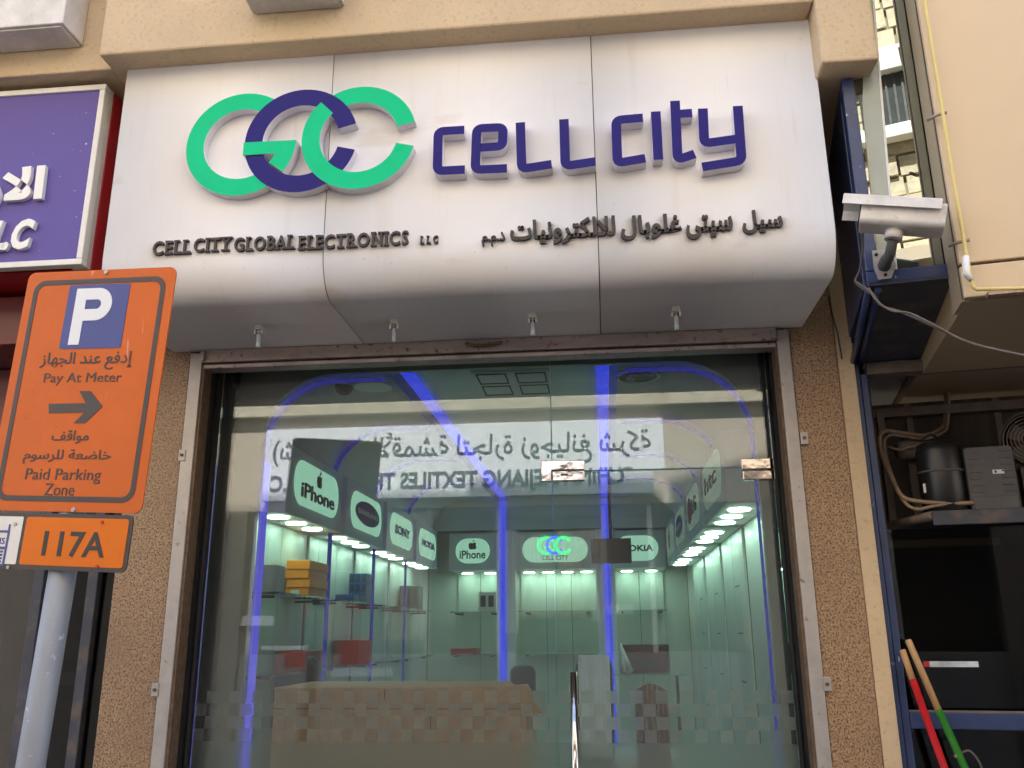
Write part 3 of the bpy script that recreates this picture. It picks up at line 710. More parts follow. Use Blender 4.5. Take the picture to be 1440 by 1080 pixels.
def cabinet(F, L, kind, label, group, depth=.19, shelves=(1.77, 1.44), grid=False, nspot=3, lbz=(2.10, 2.40), jn=5, spots_in=.08, fa=(.1, .9), lit='lit'):
    """F: origin at the cabinet's near end on the light-box front plane, r along the wall, n into the room"""
    t = thing('display_cabinet', label, 'cabinet', F.p(L / 2, 0, 0), group)
    bx = MB().fbox(F, 0, L, lbz[0], lbz[1], -depth, 0).build('light_box', 'lbox', t, bevel=.004)
    face(F, L * fa[0], L * fa[1], lbz[0] + .055, lbz[1] - .045, kind, bx, lit)
    # back lining in separate upright boards
    n = jn; wb = L / n
    MB().fbox(F, 0, L, .05, lbz[0] - .002, -depth - .03, -depth - .008).build('backing', 'joint', t)
    for i in range(n): MB().fbox(F, i * wb + .002, (i + 1) * wb - .002, .05, lbz[0] - .003, -depth - .0079, -depth + .002 + .001 * (i % 2)).build('back_board', 'cabinet', t)
    if grid:
        for z in [1.12 + .235 * i for i in range(4)]: MB().fbox(F, L * .56, L * .745, z, z + .006, -depth + .0035, -depth + .005).build('groove', 'joint', t)
    for z in shelves:
        MB().prism(F, rrect(.01, L - .01, z - .004, z + .004, .0035, 2), -depth + .006, -.015).build('shelf', 'cglass', t)
        for a in (.12, .88): MB().tube([F.p(L * a, z - .012, -depth + .006), F.p(L * a, z - .012, -.06)], .006, 6).build('shelf_bracket', 'blackmetal', t)
    for i in range(nspot):
        a = L * (i + .5) / nspot if nspot != 3 else .134 + .231 * i
        c = F.p(a, lbz[0], -spots_in); 
        ring = [(c.x + .046 * cos(2 * pi * j / 20), c.y + .046 * sin(2 * pi * j / 20)) for j in range(20)]
        mb = MB(); vs = [(x, y, lbz[0] - .0005) for x, y in ring] + [(x, y, lbz[0] - .006) for x, y in ring]
        mb.add(vs, [tuple(range(39, 19, -1))] + [(j, (j + 1) % 20, 20 + (j + 1) % 20, 20 + j)[::-1] for j in range(20)])
        mb.build('downlight', 'spot', t)
    return t
kl = ['fruit_phone', 'oval', 'sony', 'nokia']; kr = ['htc', 'lg', 'oval', 'fruit']
nl = ['left wall cabinet nearest the glass, topped by an iPhone light box', 'left wall cabinet topped by a dark oval logo', 'left wall cabinet topped by SONY lettering', 'left wall cabinet farthest in, topped by NOKIA lettering']
nr = ['right wall cabinet nearest the glass, topped by htc lettering', 'right wall cabinet topped by a red round logo', 'right wall cabinet topped by a dark oval logo', 'right wall cabinet farthest in, topped by a black fruit logo']
nl[0] = 'left wall cabinet nearest the glass, topped by a phone light box with fruit logo'; nl[2] = 'left wall cabinet third from the glass, topped by four dark capitals'; nl[3] = 'left wall cabinet farthest from the glass, topped by five dark capitals'
nr[0] = 'right wall cabinet nearest the glass, topped by three thin lower-case letters'
for k in range(4):
    y = BAY0 + k * PITCH
    cabinet(Frame((-1.33, y, 0), (0, 1, 0), (0, 0, 1)), BLEN, kl[k], nl[k], 'display cabinets along the left wall')
    cabinet(Frame((.50, y + BLEN, 0), (0, -1, 0), (0, 0, 1)), BLEN, kr[k], nr[k], 'display cabinets along the right wall', shelves=(), grid=True, jn=4, lit='unlit_glow')
YB = 4.10
for (x0, x1, kind, lab, fa) in ((-1.26, -.868, 'fruit_phone', 'back wall cabinet at the left, with fruit logo over phone lettering', (.14, .86)), (-.712, -.064, 'rings', 'middle back cabinet with glowing green and blue rings', (.09, .91)), (.092, .50, 'nokia', 'back wall cabinet at the right, partly behind the television', (.03, .86))):
    cabinet(Frame((x0, YB, 0)), x1 - x0, kind, lab, 'display cabinets along the back wall', depth=.48, nspot=2 if kind != 'rings' else 4, spots_in=.37, jn=2 if kind != 'rings' else 3, fa=fa)
MB().box(-1.52, .70, 4.60, 4.62, 0, 2.77).build('back_lining', 'cabinet', rm)
MB().box(-1.40, .60, 4.095, 4.11, 2.42, 2.77).build('back_bulkhead', 'lbox', rm)
for x0, x1 in ((-.868, -.712), (-.064, .092)): MB().box(x0 + .003, x1 - .003, 4.10, 4.12, 0, 2.415).build('back_post', 'lbox', rm)
MB().box(-1.56, -1.53, .37, 4.6, 0, 2.77).build('side_lining', 'lbox', rm)
MB().box(.705, .73, .37, 4.6, 0, 2.77).build('side_lining', 'lbox', rm)

# ceiling fittings
def disc(c, r, h, n=28): return [(c[0] + r * cos(2 * pi * i / n), c[1] + r * sin(2 * pi * i / n)) for i in range(n)]
FD = Frame((0, 0, 0), (1, 0, 0), (0, -1, 0))               # looking up at a ceiling: n = -Z ... u = X, v = -Y
def ceil_disc(mb, x, y, z, r, h, mi=0):
    pts = disc((x, y), r, h); vs = [(a, b, z) for a, b in pts] + [(a, b, z - h) for a, b in pts]; n = len(pts)
    mb.add(vs, [tuple(range(2 * n - 1, n - 1, -1))] + [(i, n + i, n + (i + 1) % n, (i + 1) % n) for i in range(n)], mi); return mb
p = at(484, 543, Z=2.655)
t = thing('dome_camera', 'small black dome camera under the shop ceiling at the left', 'security camera', tuple(p))
ceil_disc(MB(), p.x, p.y, 2.668, .052, .014).build('base', 'white', t)
MB().tube([(p.x, p.y, 2.655 - .045 * (1 - cos(rad(a))) / 1 * 0 - .042 * sin(rad(a))) for a in range(0, 91, 15)], [max(.001, .042 * cos(rad(a))) for a in range(0, 91, 15)], 18).build('dome', 'black', t)
p = at(524, 543, Z=2.665); t = tag(ceil_disc(MB(), p.x, p.y, 2.669, .085, .010).build('ceiling_speaker', 'ceil2'), 'flat round ceiling disc beside the black dome camera', 'speaker')
p = at(897, 528, Z=2.665)
t = thing('ceiling_lamp', 'dark oval opening of an empty round lamp in the shop ceiling at the right', 'ceiling lamp', tuple(p))
mb = MB(); mb.ring(Frame((p.x, p.y, 2.669), (1, 0, 0), (0, -1, 0)), 0, 0, .095, .082, 0, 2 * pi - .001, 0, .012); mb.build('rim', 'chrome', t)
ceil_disc(MB(), p.x, p.y, 2.669, .081, .004).build('inside', 'black', t)
MB().ring(Frame((p.x, p.y, 2.662), (1, 0, 0), (0, -1, 0)), .01, 0, .06, .05, .5, 4.2, 0, .01).build('loose_wire', 'bag', t)

# television on its pole
t = thing('television', 'dark television hanging from the shop ceiling in front of the right back cabinet', 'television', (.03, 3.6, 2.1))
F3 = Frame((0, 3.6, 0)); a = pr(F3, 831, 757, 888, 792)
MB().fbox(F3, a[0], a[1], a[2], a[3], -.04, 0).build('body', 'black', t, bevel=.004)
MB().fbox(F3, a[0] + .012, a[1] - .012, a[2] + .014, a[3] - .012, .0005, .003).build('screen', 'screen', t)
MB().tube([((a[0] + a[1]) / 2, 3.63, a[3] - .03), ((a[0] + a[1]) / 2, 3.63, 2.69)], .012, 8).build('pole', 'blackmetal', t)

# ---- goods on the shelves
def carton(name, label, cat, x0, x1, y0, y1, z0, z1, m, group=None, lbl=None):
    o = MB().box(x0, x1, y0, y1, z0, z1).build(name, m, bevel=.002); tag(o, label, cat, group)
    if lbl:
        q = MB().box(x0 + (x1 - x0) * .25, x0 + (x1 - x0) * .6, y0 - .0015, y0 - .0003, z0 + (z1 - z0) * .25, z0 + (z1 - z0) * .75).build('box_label', lbl, o)
    return o
Z0 = 1.7745
og = 'orange boxes stacked on the glass shelf'
for i in range(4):
    carton('orange_box', ['lowest', 'second lowest', 'second highest', 'highest'][i] + ' orange box of the stack on the left glass shelf', 'box', -1.50 + .006 * (i % 2), -1.385 + .006 * (i % 2), 1.0 - .006 * i, 1.27, Z0 + i * .042, Z0 + i * .042 + .041, 'obox', og, 'wbox' if i == 0 else None)
carton('white_box', 'white carton on the left glass shelf beside the orange boxes', 'box', -1.50, -1.38, .56, .66, Z0, Z0 + .115, 'wbox')
k2 = BAY0 + PITCH
bg = 'blue boxes on the second glass shelf'
for i, (dx, y, z, h, s) in enumerate([(0, .40, 0, .042, 'low blue box at the near end of the second shelf'), (0, .53, 0, .045, 'low blue box in the middle of the second shelf'), (0, .66, 0, .06, 'lower blue box with a pale label in the taller stack'), (0, .66, .061, .055, 'middle blue box printed with phones in the taller stack'), (0, .66, .117, .055, 'topmost blue box printed with phones in the taller stack')]):
    o = carton('blue_box', s, 'box', -1.49, -1.385, k2 + y, k2 + y + .12, Z0 + z, Z0 + z + h, 'bbox', bg, 'wbox' if i == 2 else None)
    if i > 2:
        for j in range(3): MB().box(-1.480 + j * .034, -1.458 + j * .034, k2 + y - .0015, k2 + y - .0003, Z0 + z + .008, Z0 + z + h - .008).build('printed_phone', 'dkbox', o)
k3 = BAY0 + 2 * PITCH
carton('black_box', 'tall black carton on the farthest left glass shelf', 'box', -1.50, -1.36, k3 + PITCH + .24, k3 + PITCH + .42, Z0, Z0 + .17, 'dkbox', None)
carton('white_leaflet_box', 'grey and white phone display box on the back left shelf', 'box', -1.02, -.88, 4.15, 4.25, Z0, Z0 + .15, 'wbox')
lf_ = bpy.data.objects['white_leaflet_box']
for j in range(2): MB().box(-1.005 + .065 * j, -.962 + .065 * j, 4.147, 4.1495, Z0 + .035, Z0 + .125).build('printed_phone', 'dkbox', lf_)
carton('red_box', 'red carton on the lower left shelf under the blue boxes', 'box', -1.50, -1.36, k2 + .45, k2 + .74, 1.4445, 1.57, 'rbox')
carton('red_box', 'red carton on the lower shelf under the orange boxes', 'box', -1.50, -1.36, .92, 1.18, 1.4445, 1.53, 'rbox')
carton('flat_red_box', 'flat dark red box on the low back shelf at the left', 'box', -1.22, -1.02, 4.0, 4.25, 1.4445, 1.49, 'rbox')

# counter with a glass top, and what stands on it
FCt = Frame((0, 2.0, 0))
a = pr(FCt, 800, 948, 962, 1010)
ct = thing('glass_counter', 'glass topped counter low in the shop behind the door', 'counter', ((a[0] + a[1]) / 2, 2.25, 0))
zt = a[3]
MB().box(a[0], a[1] + .02, 2.0, 2.5, zt - .008, zt).build('counter_top', 'cglass', ct)
MB().box(a[0] + .02, a[1], 2.02, 2.48, .05, .95).build('counter_base', 'lbox', ct, bevel=.004)
for x in (a[0] + .03, a[1] - .03): MB().box(x - .008, x + .008, 2.02, 2.036, .952, zt - .009).build('counter_leg', 'blackmetal', ct)
b = pr(FCt, 876, 906, 942, 947)
t = thing('maroon_case', 'open dark maroon case standing on the glass counter', 'case', ((b[0] + b[1]) / 2, 2.2, zt))
MB().box(b[0], b[1], 2.2, 2.26, zt + .001, zt + (b[3] - b[2])).build('shell', 'maroonbox', t, bevel=.008)
MB().box(b[1] - .006, b[1] + .012, 2.19, 2.27, zt + .001, zt + (b[3] - b[2])).build('spine', 'black', t, bevel=.003)
MB().box(b[0] + .05, b[1] - .07, 2.197, 2.1995, zt + .03, zt + .075).build('pocket', 'leather', t)
c = pr(FCt, 872, 904, 912, 948)
mb = MB(); prev = None
for i in range(7):
    q = i / 6; mb.tube([(c[0] + .02 + .06 * q + .02 * sin(5 * q), 2.12 + .02 * (i % 2), zt + .002), (c[0] + .012 + .035 * q, 2.13, zt + .10 - .05 * q), (c[0] + .005 + .012 * q, 2.135, c[3] - .03 * q)], [.022, .012, .006], 7)
tag(mb.build('plastic_bag', 'bag'), 'crumpled clear plastic bag in front of the maroon case', 'bag')
FCh = Frame((0, 1.4, 0))
b = pr(FCh, 894, 962, 940, 1030)
mb = MB(); n = 13
pts = [(b[0] + (b[1] - b[0]) * i / (n - 1), 1.4 + (.022 if i % 2 else 0)) for i in range(n)]
vs = [(x, y, z) for z in (b[2] - .2, b[3] - .03 - 0) for x, y in pts] ; vs = [(x, y, z) if j < n else (x, y, z + .03 * sin(pi * (j - n) / (n - 1))) for j, (x, y, z) in enumerate(vs)]
vs += [(x, y + .09, z) for x, y, z in vs]
mb.add(vs, [(i, i + 1, n + i + 1, n + i) for i in range(n - 1)] + [(2 * n + i, 3 * n + i, 3 * n + i + 1, 2 * n + i + 1) for i in range(n - 1)] + [(n + i, n + i + 1, 3 * n + i + 1, 3 * n + i) for i in range(n - 1)] + [(0, n, 3 * n, 2 * n), (n - 1, 3 * n - 1, 4 * n - 1, 2 * n - 1)])
tag(mb.build('pleated_paper_sack', 'brown'), 'brown pleated paper sack standing behind the checkered strip of the door', 'sack')
# chairs
def chair(px0, px1, pt, Y, label, m, cloth=None):
    Fc = Frame((0, Y, 0)); b = pr(Fc, px0, pt, px1, 1000); x0, x1, z1 = b[0], b[1], b[3]; xm = (x0 + x1) / 2; wd = x1 - x0
    t = thing('office_chair', label, 'chair', (xm, Y + .25, .004), 'office chairs in the shop')
    mb = MB(); mb.prism(Fc, rrect(x0, x1, z1 - .55, z1, wd * .28), -.07, 0); mb.build('backrest', m, t, bevel=.02)
    MB().prism(Frame((xm, Y + .28, z1 - .68), (1, 0, 0), (0, 1, 0)), rrect(-.22, .22, -.22, .22, .06), -.04, .04).build('seat', m, t, bevel=.015)
    MB().tube([(xm, Y + .035, z1 - .50), (xm, Y + .05, z1 - .70), (xm, Y + .2, z1 - .725)], .016, 8).build('back_stem', 'blackmetal', t)
    MB().tube([(xm, Y + .28, z1 - .72), (xm, Y + .28, .10)], .025, 10).build('column', 'blackmetal', t)
    for i in range(5):
        q = 2 * pi * i / 5; MB().tube([(xm, Y + .28, .10), (xm + .26 * cos(q), Y + .28 + .26 * sin(q), .06), (xm + .27 * cos(q), Y + .28 + .27 * sin(q), .005)], [.02, .016, .014], 8).build('foot', 'blackmetal', t)
    if cloth:
        o = MB(); n = 15
        pt_ = [(x0 + .015 + (wd - .03) * i / (n - 1), Y - .012 - .008 * (i % 2) - .006 * sin(i)) for i in range(n)]
        vs = [(x, y, z1 - .50) for x, y in pt_] + [(x, y + .004, z1 + .006) for x, y in pt_] + [(x, Y + .085, z1 + .008) for x, y in pt_]
        o.add(vs, [(i, i + 1, n + i + 1, n + i) for i in range(n - 1)] + [(n + i, n + i + 1, 2 * n + i + 1, 2 * n + i) for i in range(n - 1)], 0, True)
        tag(o.build('draped_cloth', 'cloth'), cloth, 'cloth')
    return t
chair(383, 446, 923, .95, 'dark round-backed chair peeping over the cardboard box', 'leather')
chair(717, 753, 936, 2.4, 'dark square-backed office chair right of the blue wall light', 'black')
chair(810, 862, 924, 1.9, 'dark chair draped with a pale lilac cloth behind the door handle', 'black', 'pale lilac cloth hung over the back of the chair behind the door handle')

# big cardboard box right behind the fixed pane
FB_ = Frame((0, .165, 0)); a = pr(FB_, 385, 967, 742, 1075)
t = thing('cardboard_box', 'large brown cardboard box standing right behind the fixed glass pane', 'cardboard box', ((a[0] + a[1]) / 2, .6, .004))
p0, p1 = FB_.px(385, 967), FB_.px(700, 966); p2 = FB_.px(742, 1001)
MB().prism(FB_, [(p0[0], .004), (p2[0], .004), p2, p1, p0], -.42, 0).build('carton', 'card', t, bevel=.004)
q0, q1 = FB_.px(470, 967), FB_.px(478, 967)
x0 = FB_.px(606, 990)[0]
MB().fbox(FB_, x0 - .0015, x0 + .0015, .01, p1[1] - .10, .0005, .0025).build('fold_line', 'leather', t)
MB().fbox(FB_, p0[0] + .005, p2[0] - .02, p1[1] - .075, p1[1] - .072, .0005, .0025).build('fold_line', 'leather', t)
MB().fbox(FB_, FB_.px(540, 990)[0], FB_.px(541.5, 990)[0], p1[1] - .04, p1[1] - .006, .0005, .0025).build('flap_slit', 'leather', t)
MB().prism(FB_, [p1, p2, (p2[0] + .05, p2[1] - .01), (p1[0] + .10, p1[1] + .004)], -.10, -.02).build('open_flap', 'card', t)

# ================================================================== LEFT NEIGHBOUR
PY = -.50
ps = thing('purple_sign', 'purple sign box with white frame and red side at the left of the white sign', 'shop sign', (-2.3, PY, 2.9))
FP = Frame((0, PY, 0))
TRx, TRz = FP.px(154, 118); BRx, BRz = FP.px(111, 372)
TRx = BRx = (TRx + BRx) / 2
fr = .022
MB().fbox(FP, -3.2, TRx - fr, BRz + fr, TRz - fr, -.02, -.004).build('face_panel', 'purple', ps)
MB().fbox(FP, -3.2, TRx, TRz - fr, TRz, -.03, .004).build('frame_bar', 'white', ps, bevel=.003)
MB().fbox(FP, -3.2, TRx, BRz, BRz + fr, -.03, .004).build('frame_bar', 'white', ps, bevel=.003)
MB().fbox(FP, TRx - fr, TRx - .0005, BRz + fr + .0005, TRz - fr - .0005, -.03, .004).build('frame_bar', 'white', ps, bevel=.003)
MB().fbox(FP, TRx - .06, TRx - .0005, BRz + .002, TRz - .002, -.050, -.0305).build('frame_return', 'offwhite', ps)
MB().fbox(FP, -3.2, TRx + .004, BRz + .004, TRz - .006, -.49, -.051).build('casing', 'redmetal', ps)
for z in (.35, .75):
    zz = BRz + (TRz - BRz) * z
    MB().fbox(FP, TRx + .0045, TRx + .03, zz, zz + .05, -.20, -.15).build('lug', 'jamb', ps)
a = pr(FP, -48, 236, 61, 296, .012)
text('arabic_letter', arabic('الان'), FP, a[0], a[1], a[2], a[3], -.003, .014, 'letterwhite', ps, bold=.04, split=True)
a = pr(FP, -40, 310, 47, 352, .012)
text('letter', 'L.L.C', FP, a[0], a[1], a[2], a[3], -.003, .014, 'letterwhite', ps, bold=.045, split=True, shear=.25)
nb = thing('neighbouring_shopfront', 'dark neighbouring shopfront with maroon fascia under the purple sign', 'shopfront', (-2.6, .1, 0))
MB().box(-6, -1.80, -.30, .02, 2.62, BRz - .02).build('fascia', 'maroon', nb, bevel=.004)
MB().box(-6, -1.80, -.02, .02, 2.35, 2.615).build('fascia_band', 'maroon', nb)
F1 = Frame((0, -.02, 0))
a = F1.px(0, 468); b = F1.px(40, 490)
MB().box(-6, -1.80, -.05, .03, b[1], a[1]).build('rail', 'jamb', nb, bevel=.003)
a = pr(F1, -60, 415, 33, 455)
MB().fbox(F1, a[0], a[1], a[2], a[3], .001, .03).build('light_fitting', 'offwhite', nb, bevel=.01)
MB().box(-6, -1.80, .06, .07, .10, 2.35).build('pane', 'darkglass', nb)
for px in (40, 118):
    x = at(px, 950, Y=.05).x; MB().box(x - .02, x + .02, .03, .09, 0, 2.35).build('mullion', 'bluedirty', nb, bevel=.003)
MB().box(-6, -1.80, .02, .10, 0, .10).build('sill', 'jamb', nb)
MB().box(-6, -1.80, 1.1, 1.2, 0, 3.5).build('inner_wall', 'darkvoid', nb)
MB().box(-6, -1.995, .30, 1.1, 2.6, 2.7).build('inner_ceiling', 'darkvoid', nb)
p = at(100, 1000, Y=.5)
cab = thing('grey_cabinet', 'grey cabinet seen dimly through the dark window behind the sign post', 'cabinet', (p.x, .6, 0))
MB().box(p.x - .22, p.x + .18, .5, .8, 0, p.z + .14).build('body', 'lbox', cab, bevel=.004); MB().box(p.x - .20, p.x + .16, .49, .4995, .2, p.z + .10).build('door', 'jamb', cab)

# ================================================================== PARKING SIGN
w_ = ray(249, 375); P0 = CAM + w_ * (2.38 / FPX)
RU = V((.052, -.024, .998)).normalized(); RR = V((.993, -.102, -.055)); RR = (RR - RU * RR.dot(RU)).normalized()
FK = Frame(P0, RR, RU)
pk = thing('parking_sign', 'orange pay parking sign with plate 117A below it on a grey post', 'parking sign', tuple(FK.p(-.28, -2.4)))
cx0 = FK.px(41, 387)[0]; cz0 = FK.px(192, 722)[1]
wS = -cx0
MB().prism(FK, rrect(cx0, 0, cz0, 0, .022), -.004, 0).build('main_panel', ['orange', 'jamb'], pk)
# black border line
bi, bw = .026, .014
o_ = rrect(cx0 + bi, -bi, cz0 + bi, -bi, .035, 8); i_ = rrect(cx0 + bi + bw, -bi - bw, cz0 + bi + bw, -bi - bw, .024, 8)
mb = MB(); n = len(o_)
for k in range(n):
    j = (k + 1) % n; mb.prism(FK, [o_[k], o_[j], i_[j], i_[k]], .0002, .0012)
mb.build('border_line', 'inkbrown', pk)
qp = [FK.px(99, 402), FK.px(184, 398), FK.px(170, 489), FK.px(83, 491)]
mx0 = (qp[0][0] + qp[3][0]) / 2; mx1 = (qp[1][0] + qp[2][0]) / 2; mz0 = (qp[2][1] + qp[3][1]) / 2; mz1 = (qp[0][1] + qp[1][1]) / 2
MB().prism(FK, rrect(mx0, mx1, mz0, mz1, .006), .0002, .0014).build('blue_square', 'pblue', pk)
pw, ph = mx1 - mx0, mz1 - mz0
PX, PZ = mx0 + pw * .14, mz0 + ph * .06; k_ = ph * .88; st = k_ * .205; sx = k_ * .22
mb = MB(); mb.fbox(FK, PX, PX + st, PZ, PZ + k_, .0016, .0026)
rO = k_ * .29; cbz = PZ + k_ - rO
mb.fbox(FK, PX + st, PX + st + sx, PZ + k_ - st, PZ + k_, .0016, .0026); mb.fbox(FK, PX + st, PX + st + sx, PZ + k_ - 2 * rO, PZ + k_ - 2 * rO + st, .0016, .0026)
mb.ring(FK, PX + st + sx, cbz, rO, rO - st, -pi / 2, pi / 2, .0016, .0026)
mb.build('letter', 'inkwhite', pk)
def pktext(x0, y0, x1, y1, s, **k):
    p = [FK.px(x0, (y0 + y1) / 2), FK.px(x1, (y0 + y1) / 2), FK.px((x0 + x1) / 2, y0), FK.px((x0 + x1) / 2, y1)]
    return text('lettering', s, FK, p[0][0], p[1][0], p[3][1], p[2][1], .0002, .0014, k.pop('m', 'inkbrown'), pk, **k)
pktext(57, 495, 186, 520, arabic('إدفع عند الجهاز'), bold=.012); pktext(62, 524, 171, 542, 'Pay At Meter', bold=.0)
arw = [(69, 568), (121, 567), (112, 550), (128, 550), (144.5, 571.5), (120, 595), (104, 595), (119, 580), (69, 581)]
ax = [FK.px(x, y) for x, y in arw]
MB().prism(FK, ax, .0002, .0014).build('arrow', 'inkbrown', pk)
pktext(73, 605, 125, 624, arabic('مواقف'), bold=.012); pktext(33, 632, 156, 653, arabic('خاضعة للرسوم'), bold=.012)
pktext(36, 659, 142, 680, 'Paid Parking', bold=.0); pktext(63, 680, 105, 697, 'Zone', bold=.0)
# lower plate
l1 = FK.px(190, 727); l2 = FK.px(180, 806); xr_ = (l1[0] + l2[0]) / 2; zt_, zb_ = FK.px(120, 723, .01)[1] , l2[1]
xl_ = xr_ - .47
MB().prism(FK, rrect(xl_, xr_, zb_, zt_, .016), .0035, .0075).build('lower_plate', ['inkbrown', 'jamb'], pk)
d1 = FK.px(33, 765)[0]
MB().prism(FK, rrect(d1 + .004, xr_ - .011, zb_ + .011, zt_ - .010, .007), .0076, .0086).build('orange_field', 'orange2', pk)
MB().prism(FK, rrect(xl_ + .011, d1 - .006, zb_ + .011, zt_ - .010, .004), .0076, .0086).build('white_field', 'white', pk)
p = [FK.px(64, 765), FK.px(152, 765), FK.px(110, 748), FK.px(110, 784)]
text('lettering', '117A', FK, p[0][0], p[1][0], p[3][1], p[2][1], .0088, .0098, 'ink', pk, bold=.016)
for x, y in ((104, 717), (150, 383)): q = FK.px(x, y); MB().tube([FK.p(q[0], q[1], .0), FK.p(q[0], q[1], .004)], .006, 8).build('rivet', 'jamb', pk)
for x, y in ((147, 735), (140, 797), (25.5, 737), (15, 798)):
    q = FK.px(x, y); MB().tube([FK.p(q[0], q[1], .0086), FK.p(q[0], q[1], .0115)], .0045, 8).build('rivet', 'redmetal' if x > 100 else 'jamb', pk)
# phone drawing on the white field
mb = MB(); pa = lambda x, y: FK.px(x, y)
r_ = pa(14.5, 765)[0]; l_ = r_ - .062; tz, bz = pa(5, 746)[1], pa(5, 796)[1]
mb.fbox(FK, l_, r_, tz - .006, tz, .0088, .0098); mb.fbox(FK, l_, l_ + .006, bz, tz - .006, .0088, .0098); mb.fbox(FK, r_ - .006, r_, bz + .0, tz - .006, .0088, .0098); mb.fbox(FK, l_ + .006, r_ - .006, bz, bz + .005, .0088, .0098)
mb.fbox(FK, l_ + .006, r_ - .006, bz + .042, bz + .049, .0088, .0098); mb.fbox(FK, r_ - .006, r_ - .001, tz, tz + .016, .0088, .0098)
for i in range(4):
    for j in range(3): mb.fbox(FK, l_ + .0115 + j * .016, l_ + .0195 + j * .016, bz + .008 + i * .0085, bz + .0135 + i * .0085, .0088, .0098)
mb.build('phone_drawing', 'pblue', pk)
text('lettering', 'SMS', FK, l_ + .012, r_ - .010, bz + .055, bz + .072, .0088, .0098, 'pblue', pk, bold=.01)
# post
pq = FK.px(87, 812, -.035)
MB().tube([FK.p(pq[0], pq[1] - 2.0, -.034), FK.p(pq[0], -.03, -.036)], .0335, 20).build('post', 'post', pk)
for z in (-.08, -.30, cz0 - .05): MB().fbox(FK, pq[0] - .05, pq[0] + .05, z - .012, z + .012, -.012, -.0045).build('clamp', 'jamb', pk)

# ================================================================== RIGHT NEIGHBOUR
an = rad(9.5); OR = V((.93, .05, 0)); R_ = V((cos(an), -sin(an), 0))
FR = Frame(OR, R_)                                          # u = right, v = Z, n = towards the street (local depth l = -n)
def rb(s0, s1, l0, l1, z0, z1, name, m, parent, bevel=0):
    return MB().fbox(FR, s0, s1, z0, z1, -l1, -l0).build(name, m, parent, bevel=bevel)
be = thing('beige_building', 'beige clad building projecting at the right, with a dark soffit', 'building', tuple(FR.p(2, 0, 0)))
LB = -.75
zs_ = 2.485; zseam = FR.px(1355, 372, .75)[1]
rb(.217, 6, LB, LB + .02, zseam + .004, 14.7, 'cladding_panel', 'clad', be, .003)
rb(.217, 6, LB + .001, LB + .021, zs_, zseam - .004, 'cladding_panel', 'clad', be, .003)
rb(.219, 6, LB + .022, LB + .04, zs_ + .01, 14.6, 'joint_backing', 'seam', be)
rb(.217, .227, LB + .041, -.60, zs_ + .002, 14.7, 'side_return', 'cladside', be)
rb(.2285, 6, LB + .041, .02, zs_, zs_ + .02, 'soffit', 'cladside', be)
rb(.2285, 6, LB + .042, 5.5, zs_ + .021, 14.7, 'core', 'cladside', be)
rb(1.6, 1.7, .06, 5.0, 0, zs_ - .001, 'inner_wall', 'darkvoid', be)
rb(.0, 6, 5.0, 5.2, 0, zs_ - .001, 'rear_wall', 'cladside', be)
by = thing('glass_bay', 'blue framed mirror-glass bay between the tan pier and the beige building', 'window bay', tuple(FR.p(.1, 2.6, .3)))
zb = 2.60
rb(-.008, .216, -.612, -.57, zb, zb + .045, 'bottom_rail', 'bluemetal', by, .003)
rb(-.008, .030, -.612, -.55, zb + .046, 3.32, 'corner_post', 'bluemetal', by, .004)
rb(-.010, .020, -.545, .02, zb + .02, 3.32, 'side_frame', 'bluemetal', by, .003)
rb(.0, .226, -.590, -.582, zb + .04, 14.6, 'pane', 'mirror', by)
rb(-.02, .216, .10, 5, 2.535, 14.6, 'bay_gap_blocker', 'shade', by)  # added unseen block, stops the sky leaking in behind the bay
rb(.06, .212, -.40, .099, zb + .08, 14.6, 'room_inside', 'shade', by)
# the overlapping side pane with its bright edge, leaning slightly
gp = [FR.px(1227, -10, .597), FR.px(1262, 400, .597), FR.px(1238, 404, .597), FR.px(1213, 150, .597), FR.px(1216, -10, .597)]
MB().prism(FR, gp, .593, .597).build('side_pane', 'glassedge', by)
MB().prism(FR, stroke([gp[0], gp[1]], .006), .5975, .602).build('pane_edge', 'letterwhite', by)
# sloping dark underside of the bay
mb = MB(); pts = [FR.p(-.008, zb - .001, .612), FR.p(.24, zb - .001, .612), FR.p(.24, 2.535, -.0), FR.p(-.008, 2.535, -.0)]
mb.add(pts + [p + V((0, 0, .012)) for p in pts], [(0, 1, 2, 3), (7, 6, 5, 4), (0, 4, 5, 1), (1, 5, 6, 2), (2, 6, 7, 3), (3, 7, 4, 0)]); mb.build('underside', 'bluedirty', by)
mb = MB()
for s in (-.006, .022):
    mb.tube([FR.p(s, zb - .012, .60), FR.p(s, 2.522, .0)], .011, 6)
mb.build('underside_trim', 'bluemetal', by)
# lower shopfront
lf = thing('blue_shopfront', 'blue framed dark shopfront under the beige soffit, right of the granite pilaster', 'shopfront', tuple(FR.p(.4, 0, 0)))
rb(-.012, .014, -.03, .05, 0, 2.53, 'post', 'bluemetal', lf, .003)
rb(.016, .040, -.018, .05, 0, 2.49, 'post', 'bluemetal', lf, .003)
rb(-.035, .040, .052, .30, 0, 2.53, 'post_gap_blocker', 'darkvoid', lf)  # added dark block, shuts out sky light in the gap behind the post
rb(.041, 2.0, -.015, .05, 2.487, 2.527, 'head_rail', 'dust', lf, .003)
zr1, zr0 = FR.px(1340, 1001)[1], FR.px(1340, 1025)[1]; zsh = FR.px(1380, 716)[1]
rb(.041, 2.0, -.02, .05, zr0, zr1, 'cross_rail', 'bluemetal', lf, .003)
rb(.041, 2.0, -.021, -.0205, zr1 + .0005, zr1 + .006, 'rail_edge', 'dust', lf)
rb(.041, 2.0, .03, .036, zr1, zsh - .055, 'pane', 'darkglass', lf)
rb(.041, 2.0, .03, .036, .05, zr0, 'pane', 'darkglass', lf)
